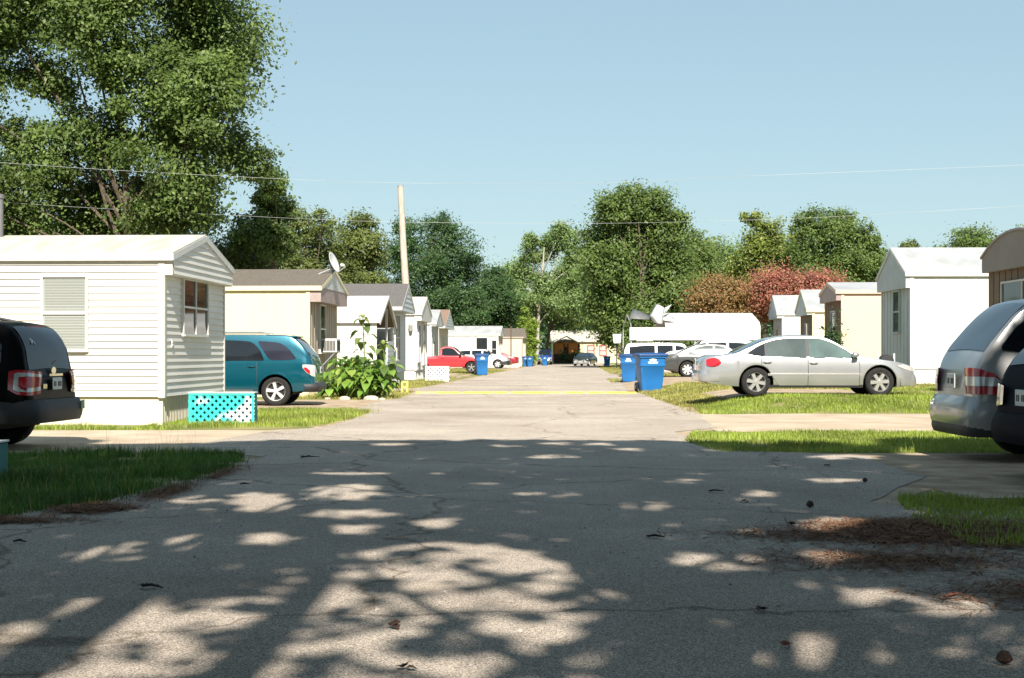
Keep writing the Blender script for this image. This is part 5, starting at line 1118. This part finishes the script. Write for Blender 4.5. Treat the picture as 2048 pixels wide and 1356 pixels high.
lattice('white lattice skirting panel in front of the red pickup', (PX(851,64.2),64.2,G(-3.5,64)), R(-2), PX(898,64.2)-PX(851,64.2), .66, .3, MWL, MWL, .2, .085, MDK)
# satellite dish
def dish():
    Mx = H2.matrix_basis; base = Mx @ Vector((.40,1.55,3.68))
    root = empty('satellite_dish', base, R(0), 'grey satellite dish on the brown roof gable of the cream trailer', 'satellite dish'); ax = Vector((.88,-.30,.36)).normalized(); c = Vector((-.02,.0,.32))
    u = ax.cross(Vector((0,0,1))).normalized(); v = u.cross(ax); m = MB(); P=[]
    for i in range(7):
        r=i/6; P.append([c+ (u*math.cos(2*PI*k/28)*.26+v*math.sin(2*PI*k/28)*.33)*r+ax*(.10*r*r) for k in range(28)])
    m.grid(P[1:], closed_u=True); m.poly(P[1]); o = m.build('reflector', mat('dish_grey',(.42,.44,.44),.5,.05,3), root, smooth=60); sd=o.modifiers.new('t','SOLIDIFY'); sd.thickness=.015
    m = MB(); m.tube([(-.02,.1,-.05),(-.06,.05,.2),c-ax*.05],.03,8); m.tube([(-.45,.0,-.02),(-.06,.05,.15)],.02,6); m.build('mast', MGM, root, smooth=50)
    f = c+ax*.40-v*.27; m = MB(); m.tube([c-v*.33+ax*.1, f],.018,6); m.build('arm', MGM, root); m = MB(); m.tube([f-ax*.02+v*.05, f+v*.1-ax*.12],[.04,.055],8); m.build('receiver', MLG, root, smooth=40)
dish()
# air conditioner in the end window of the cream trailer
def ac():
    b = H2.matrix_basis @ Vector((.05,1.62,1.30)); root = empty('window_air_conditioner', b, H2.rotation_euler.z, 'white window air conditioner sticking out of the cream trailer end', 'air conditioner')
    m = MB(); m.box(0,.48,0,.62,0,.42); m.build('case', MWH2, root, bevel=.012); m = MB()
    for k in range(9): m.box(.04+k*.045,.07+k*.045,-.008,-.001,.05,.36)
    for k in range(8): m.box(.481,.487,.06+k*.066,.10+k*.066,.05,.36)
    m.build('louvre', MDK, root)
    for y_ in (.05,.57): m = MB(); m.bar((.42,y_,.0),(.03,y_,-.4),.025); m.build('bracket', MGM, root)
ac()
# lamp on the white trailer by the pole
def lamp():
    b = H4.matrix_basis @ Vector((.02-.26,-.02,2.55)); root = empty('wall_lantern', b, H4.rotation_euler.z, 'small grey wall lantern on the white trailer right of the pole', 'lantern')
    m = MB(); m.box(-.05,.05,-.03,0,-.1,.15); m.tube([(0,-.02,.1),(0,-.12,.18),(0,-.16,.08)],.015,6); m.build('bracket', MGM, root); m = MB(); m.lathe([(.002,.1),(.10,.04),(.11,-.02),(.075,-.25),(.03,-.3),(.002,-.3)],10,'z',c=(0,-.16,.02)); m.build('shade', mat('lantern_glass',(.3,.3,.28),.2), root)
lamp()
# broadleaf plants and sunflowers beside the cream trailer
def bigleaf(mb, base, direction, size, droop=.5):
    d = Vector(direction).normalized(); side = d.cross(Vector((0,0,1))); side = side.normalized() if side.length > .05 else Vector((1,0,0)); up = side.cross(d); P=[]
    for i,(t,w) in enumerate(((0,.14),(.05,.5),(.13,.8),(.24,.97),(.36,1.0),(.5,.92),(.63,.76),(.76,.54),(.87,.31),(.95,.13),(1,.01))):
        c = Vector(base)+d*size*t-Vector((0,0,1))*droop*size*t*t
        P.append([c+side*size*.48*w*k+up*(abs(k)*.12*w+.03*math.sin(i*2.1+k*3))*size for k in (-1,-.6,-.25,0,.25,.6,1)])
    mb.grid(P)
MLP = leafmat('broad_leaf', (.10,.22,.03), (.34,.44,.09), (.21,.34,.06), .4, .4); MSTM = mat('green_stem', (.12,.19,.05), .6, .15, 8)
def plant(x, y, h, n, label, size):
    z0 = G(x,y); root = empty('broadleaf_plant', (x,y,z0), 0, label, 'plant', 'broad-leaved plants beside the cream trailer'); ms=MB(); ml=MB()
    for k in range(n):
        a = random.uniform(0,2*PI); hh = h*random.uniform(.25,1); sp = random.uniform(.05,.36)*(1.3-.5*hh/h); tip = Vector((math.cos(a)*sp, math.sin(a)*sp, hh))
        ms.tube([(0.03*math.cos(a),.03*math.sin(a),0), (tip.x*.4,tip.y*.4,hh*.6), tip], [.012,.010,.007], 5)
        bigleaf(ml, tip, (math.cos(a),math.sin(a),random.uniform(-.5,.25)), size*random.uniform(.45,1.3), random.uniform(.15,1.0))
    ms.build('stem', MSTM, root, fix=False); ml.build('leaves', MLP, root, smooth=60, fix=False)
pl = [(660,39.3,.75,18,'low broad-leaved plant behind the teal SUV bumper'),(683,39.8,1.15,26,'tall dark broad-leaved plant against the cream trailer end'),(700,38.9,.85,24,'broad-leaved plant second from left in the front of the bed'),(722,39.6,1.05,26,'bright broad-leaved plant under the tall sunflower'),(738,38.8,.8,24,'front broad-leaved plant under the tall sunflower'),(757,39.4,1.0,26,'broad-leaved plant left of the short sunflower'),(772,38.9,.9,24,'rightmost broad-leaved plant, nearest the lane'),(705,40.3,1.15,24,'broad-leaved plant at the back middle of the bed'),(745,40.4,1.1,24,'broad-leaved plant at the back right of the bed')]
for px,d,h,n,lab in pl: plant(PX(px,d), d, h*1.05, int(n*2.3), lab, .235)
def sunflower(px, d, h, label, nl):
    x=PX(px,d); root = empty('sunflower', (x,d,G(x,d)), 0, label, 'sunflower', 'sunflowers in the plant bed'); m=MB(); m.tube([(0,0,0),(.03,0,h*.5),(-.02,.02,h)],[.02,.017,.012],6)
    ml=MB()
    for k in range(nl):
        z=h*(.40+.6*k/nl); a=k*2.4; L=.13+.09*random.random(); t=(math.cos(a)*L,math.sin(a)*L,z+.04); m.tube([(0.01,0,z-.03),t],[.008,.005],4); bigleaf(ml,t,(math.cos(a),math.sin(a),-.2),.26*random.uniform(.75,1.1),.7)
    m.build('stem', MSTM, root, fix=False); ml.build('leaves', leafmat('sunflower_leaf'+str(nl),(.10,.17,.04),(.20,.26,.08),None,.35), root, smooth=60, fix=False)
    ml=MB()
    for k in range(7): a=k*2.4; bigleaf(ml,(-.02+.03*math.cos(a),.03*math.sin(a),h-.02*k+.05),(math.cos(a),math.sin(a),.45-.12*k),.20*(.6+.08*k),.5)
    ml.build('bud_leaves', leafmat('sunflower_bud'+str(nl),(.17,.25,.05),(.30,.34,.08),None,.35), root, smooth=60, fix=False)
    mh=MB(); mh.lathe([(.002,-.04),(.05,-.03),(.06,.0),(.045,.03),(.002,.045)],12,'z',c=(-.02,0,h+.05)); mh.build('flower_bud', mat('bud_green'+str(nl),(.22,.26,.06),.6,.15,20), root, smooth=50)
sunflower(727, 39.2, 2.28, 'tall sunflower rising highest from the plant bed', 13); sunflower(768, 38.9, 1.55, 'short sunflower at the right of the plant bed', 9)
# stones edging the plant bed
MSTN = mat('bed_stone', (.45,.38,.30), .9, .2, 9, bump=.5, bscale=30)
for px,d,w,lab in ((689,38.2,.34,'broad tan stone under the left plants'),(742,38.0,.42,'flat tan stone at the foot of the bright plants'),(764,38.1,.20,'small pale stone at the right end of the bed'),(655,38.6,.18,'pale stone near the teal SUV bumper')):
    m = MB(); P=[]
    for i,(r,z) in enumerate(((.9,-.03),(1,.03),(.85,.09),(.45,.13),(.05,.135))): P.append([(w*.5*r*math.cos(2*PI*k/12)*(1+.18*fnoise(k,px,.9)), w*.32*r*math.sin(2*PI*k/12)*(1+.2*fnoise(k,px+5,.9)), z*w*2.2) for k in range(12)])
    m.grid(P, closed_u=True); o = m.build('edging_stone', MSTN, smooth=50); x=PX(px,d); o.location=(x,d,G(x,d)); tag(o,lab,'stone','stones edging the plant bed')
# leaf litter and cones on the road
MDL = mat('dry_leaf', (.035,.02,.014), .9, .2, 60, col2=(.085,.045,.028), bump=1, bscale=90); MDL2 = mat('rust_leaf', (.22,.07,.04), .8, .2, 20); MTWG = mat('dark_twig', (.025,.02,.017), .9, .2, 20)
def litter(px, py, size, kind, label):
    d = F*EYE/(py-HZ); x = PX(px,d); m = MB(); s=size*(.45 if kind == 'twig' else .6 if kind != 'cone' else .9)
    if kind == 'cone':
        m.lathe([(.002,0),(s*.35,.01),(s*.5,s*.3),(s*.42,s*.6),(s*.2,s*.8),(.002,s*.85)],12,'z'); m.v=[(v[0]*(1+.25*fnoise(v[0]*40,v[2]*40,1.)),v[1]*(1+.25*fnoise(v[1]*40,v[2]*40,1.)),v[2]) for v in m.v]
        o = m.build('pine_cone', MDL, smooth=30); c='pine cone'
    elif kind == 'twig':
        m.tube([(-s*.5,0,.012),(-s*.1,s*.06,.02),(s*.5,-s*.03,.012)],[.007,.008,.004],5); m.tube([(-s*.1,s*.06,.02),(s*.15,s*.22,.015)],[.005,.003],5); 
        for k in range(3): bigleaf(m,(s*(k*.2-.35),0,.015),(random.uniform(-1,1),random.uniform(-1,1),.3),s*.3,.3)
        o = m.build('fallen_twig', MTWG, fix=False); c='twig'
    else:
        for k in range(4): a=random.uniform(0,6.3); bigleaf(m,(random.uniform(-.3,.3)*s,random.uniform(-.2,.2)*s,.012),(math.cos(a),math.sin(a),random.uniform(.1,.6)),s*random.uniform(.5,.8),random.uniform(-.2,.5))
        o = m.build('dry_leaves', MDL2 if kind=='rust' else MDL, fix=False); c='leaf litter'
    o.location=(x,d,.012); o.rotation_euler=(0,0,random.uniform(0,6)) if kind!='twig' else (0,0,random.uniform(-.4,.4)); tag(o,label,c,'litter on the road')
for a in ((790,1262,.11,'leaf','dark curled leaf in the sunlit pool at bottom centre'),(810,1345,.10,'leaf','dark curled leaf at the very bottom edge'),(1620,1018,.075,'cone','dark round cone on the shaded road before the right grass'),(1525,1228,.11,'leaf','dark leaf clump right of centre on the shaded road'),(1730,967,.06,'cone','small dark cone near the right driveway'),(1312,1080,.26,'twig','dark twig lying right of centre on the road'),(1432,987,.30,'twig','thin dark twig in the middle distance on the right'),(305,1182,.30,'twig','dark leafy twig across the left tree shadow'),(490,973,.20,'twig','small dark twig below the left grass tip'),(1568,1300,.10,'rust','rust red leaf in the sunlit patch at lower right'),(1900,1203,.12,'rust','rust coloured leaf beside the right grass edge'),(2008,1335,.075,'cone','dark cone at the bottom right corner'),(620,918,.5,'twig','thin dead branch on the shaded road edge at left'),(1650,935,.14,'leaf','dark leaf on the road before the right grass strip'),(1490,1008,.12,'leaf','small leaf left of the round cone'),(1585,1055,.14,'leaf','brown leaf just below the round cone'),(40,1090,.22,'twig','pale edge twig on the left road side')): litter(*a)
# small loose stones and crumbs of asphalt
def crumbs():
    m = MB()
    for k in range(900):
        y = random.uniform(4.8,20) if k%3 else random.uniform(20,44); x = random.uniform(-.36*y,.36*y); x = max(-3.0 if y > 11 else -6, min(2.4 if y > 17 else 3.2,x)); s=random.uniform(.004,.012)
        m.add([(x-s,y,.010),(x,y-s,.010),(x+s,y,.010),(x,y+s,.010),(x+s*.2,y,.010+s*1.2)],[(0,1,4),(1,2,4),(2,3,4),(3,0,4)])
    tag(m.build('road_gravel', mat('gravel',(.12,.11,.10),.9,.3,40,col2=(.45,.41,.36)), fix=False), 'loose gravel crumbs scattered over the asphalt', 'gravel', kind='stuff')
crumbs()
# things left by the tall white trailer's wall
for px,d,h,lab in ((1772,43.6,.62,'dark hose reel stand beside the tall white trailer'),):
    x=PX(px,d); root=empty('hose_reel',(x,d,G(x,d)),0,lab,'hose reel'); m=MB(); m.bar((-.25,0,0),(-.25,0,1.0),.05); m.bar((.25,0,0),(.25,0,1.0),.05); m.bar((-.25,0,.75),(.25,0,.75),.04); m.build('stand',MLG,root); m=MB(); m.lathe([(.01,-.18),(.2,-.18),(.22,-.14),(.17,0),(.22,.14),(.2,.18),(.01,.18)],20,'y',c=(0,.0,.75)); m.build('hose',MBK2,root,smooth=40)
x=PX(1666,51.5); root=empty('shrub',(x,51.5,G(x,51.5)),0,'small dark shrub at the peach trailer corner','shrub'); m=MB(); m.tube([(0,0,0),(0,0,1.4)],[.05,.02],6); m.build('stem',MBK,root); C=rng.normal(0,1,(900,3))*np.array([.2,.2,.45])+np.array([0,0,1.3]); C=C[C[:,2]>.1]; leaf_mesh('foliage',C,C*.4+np.array([0,-.3,.5]),.07,LM['dark'],root)
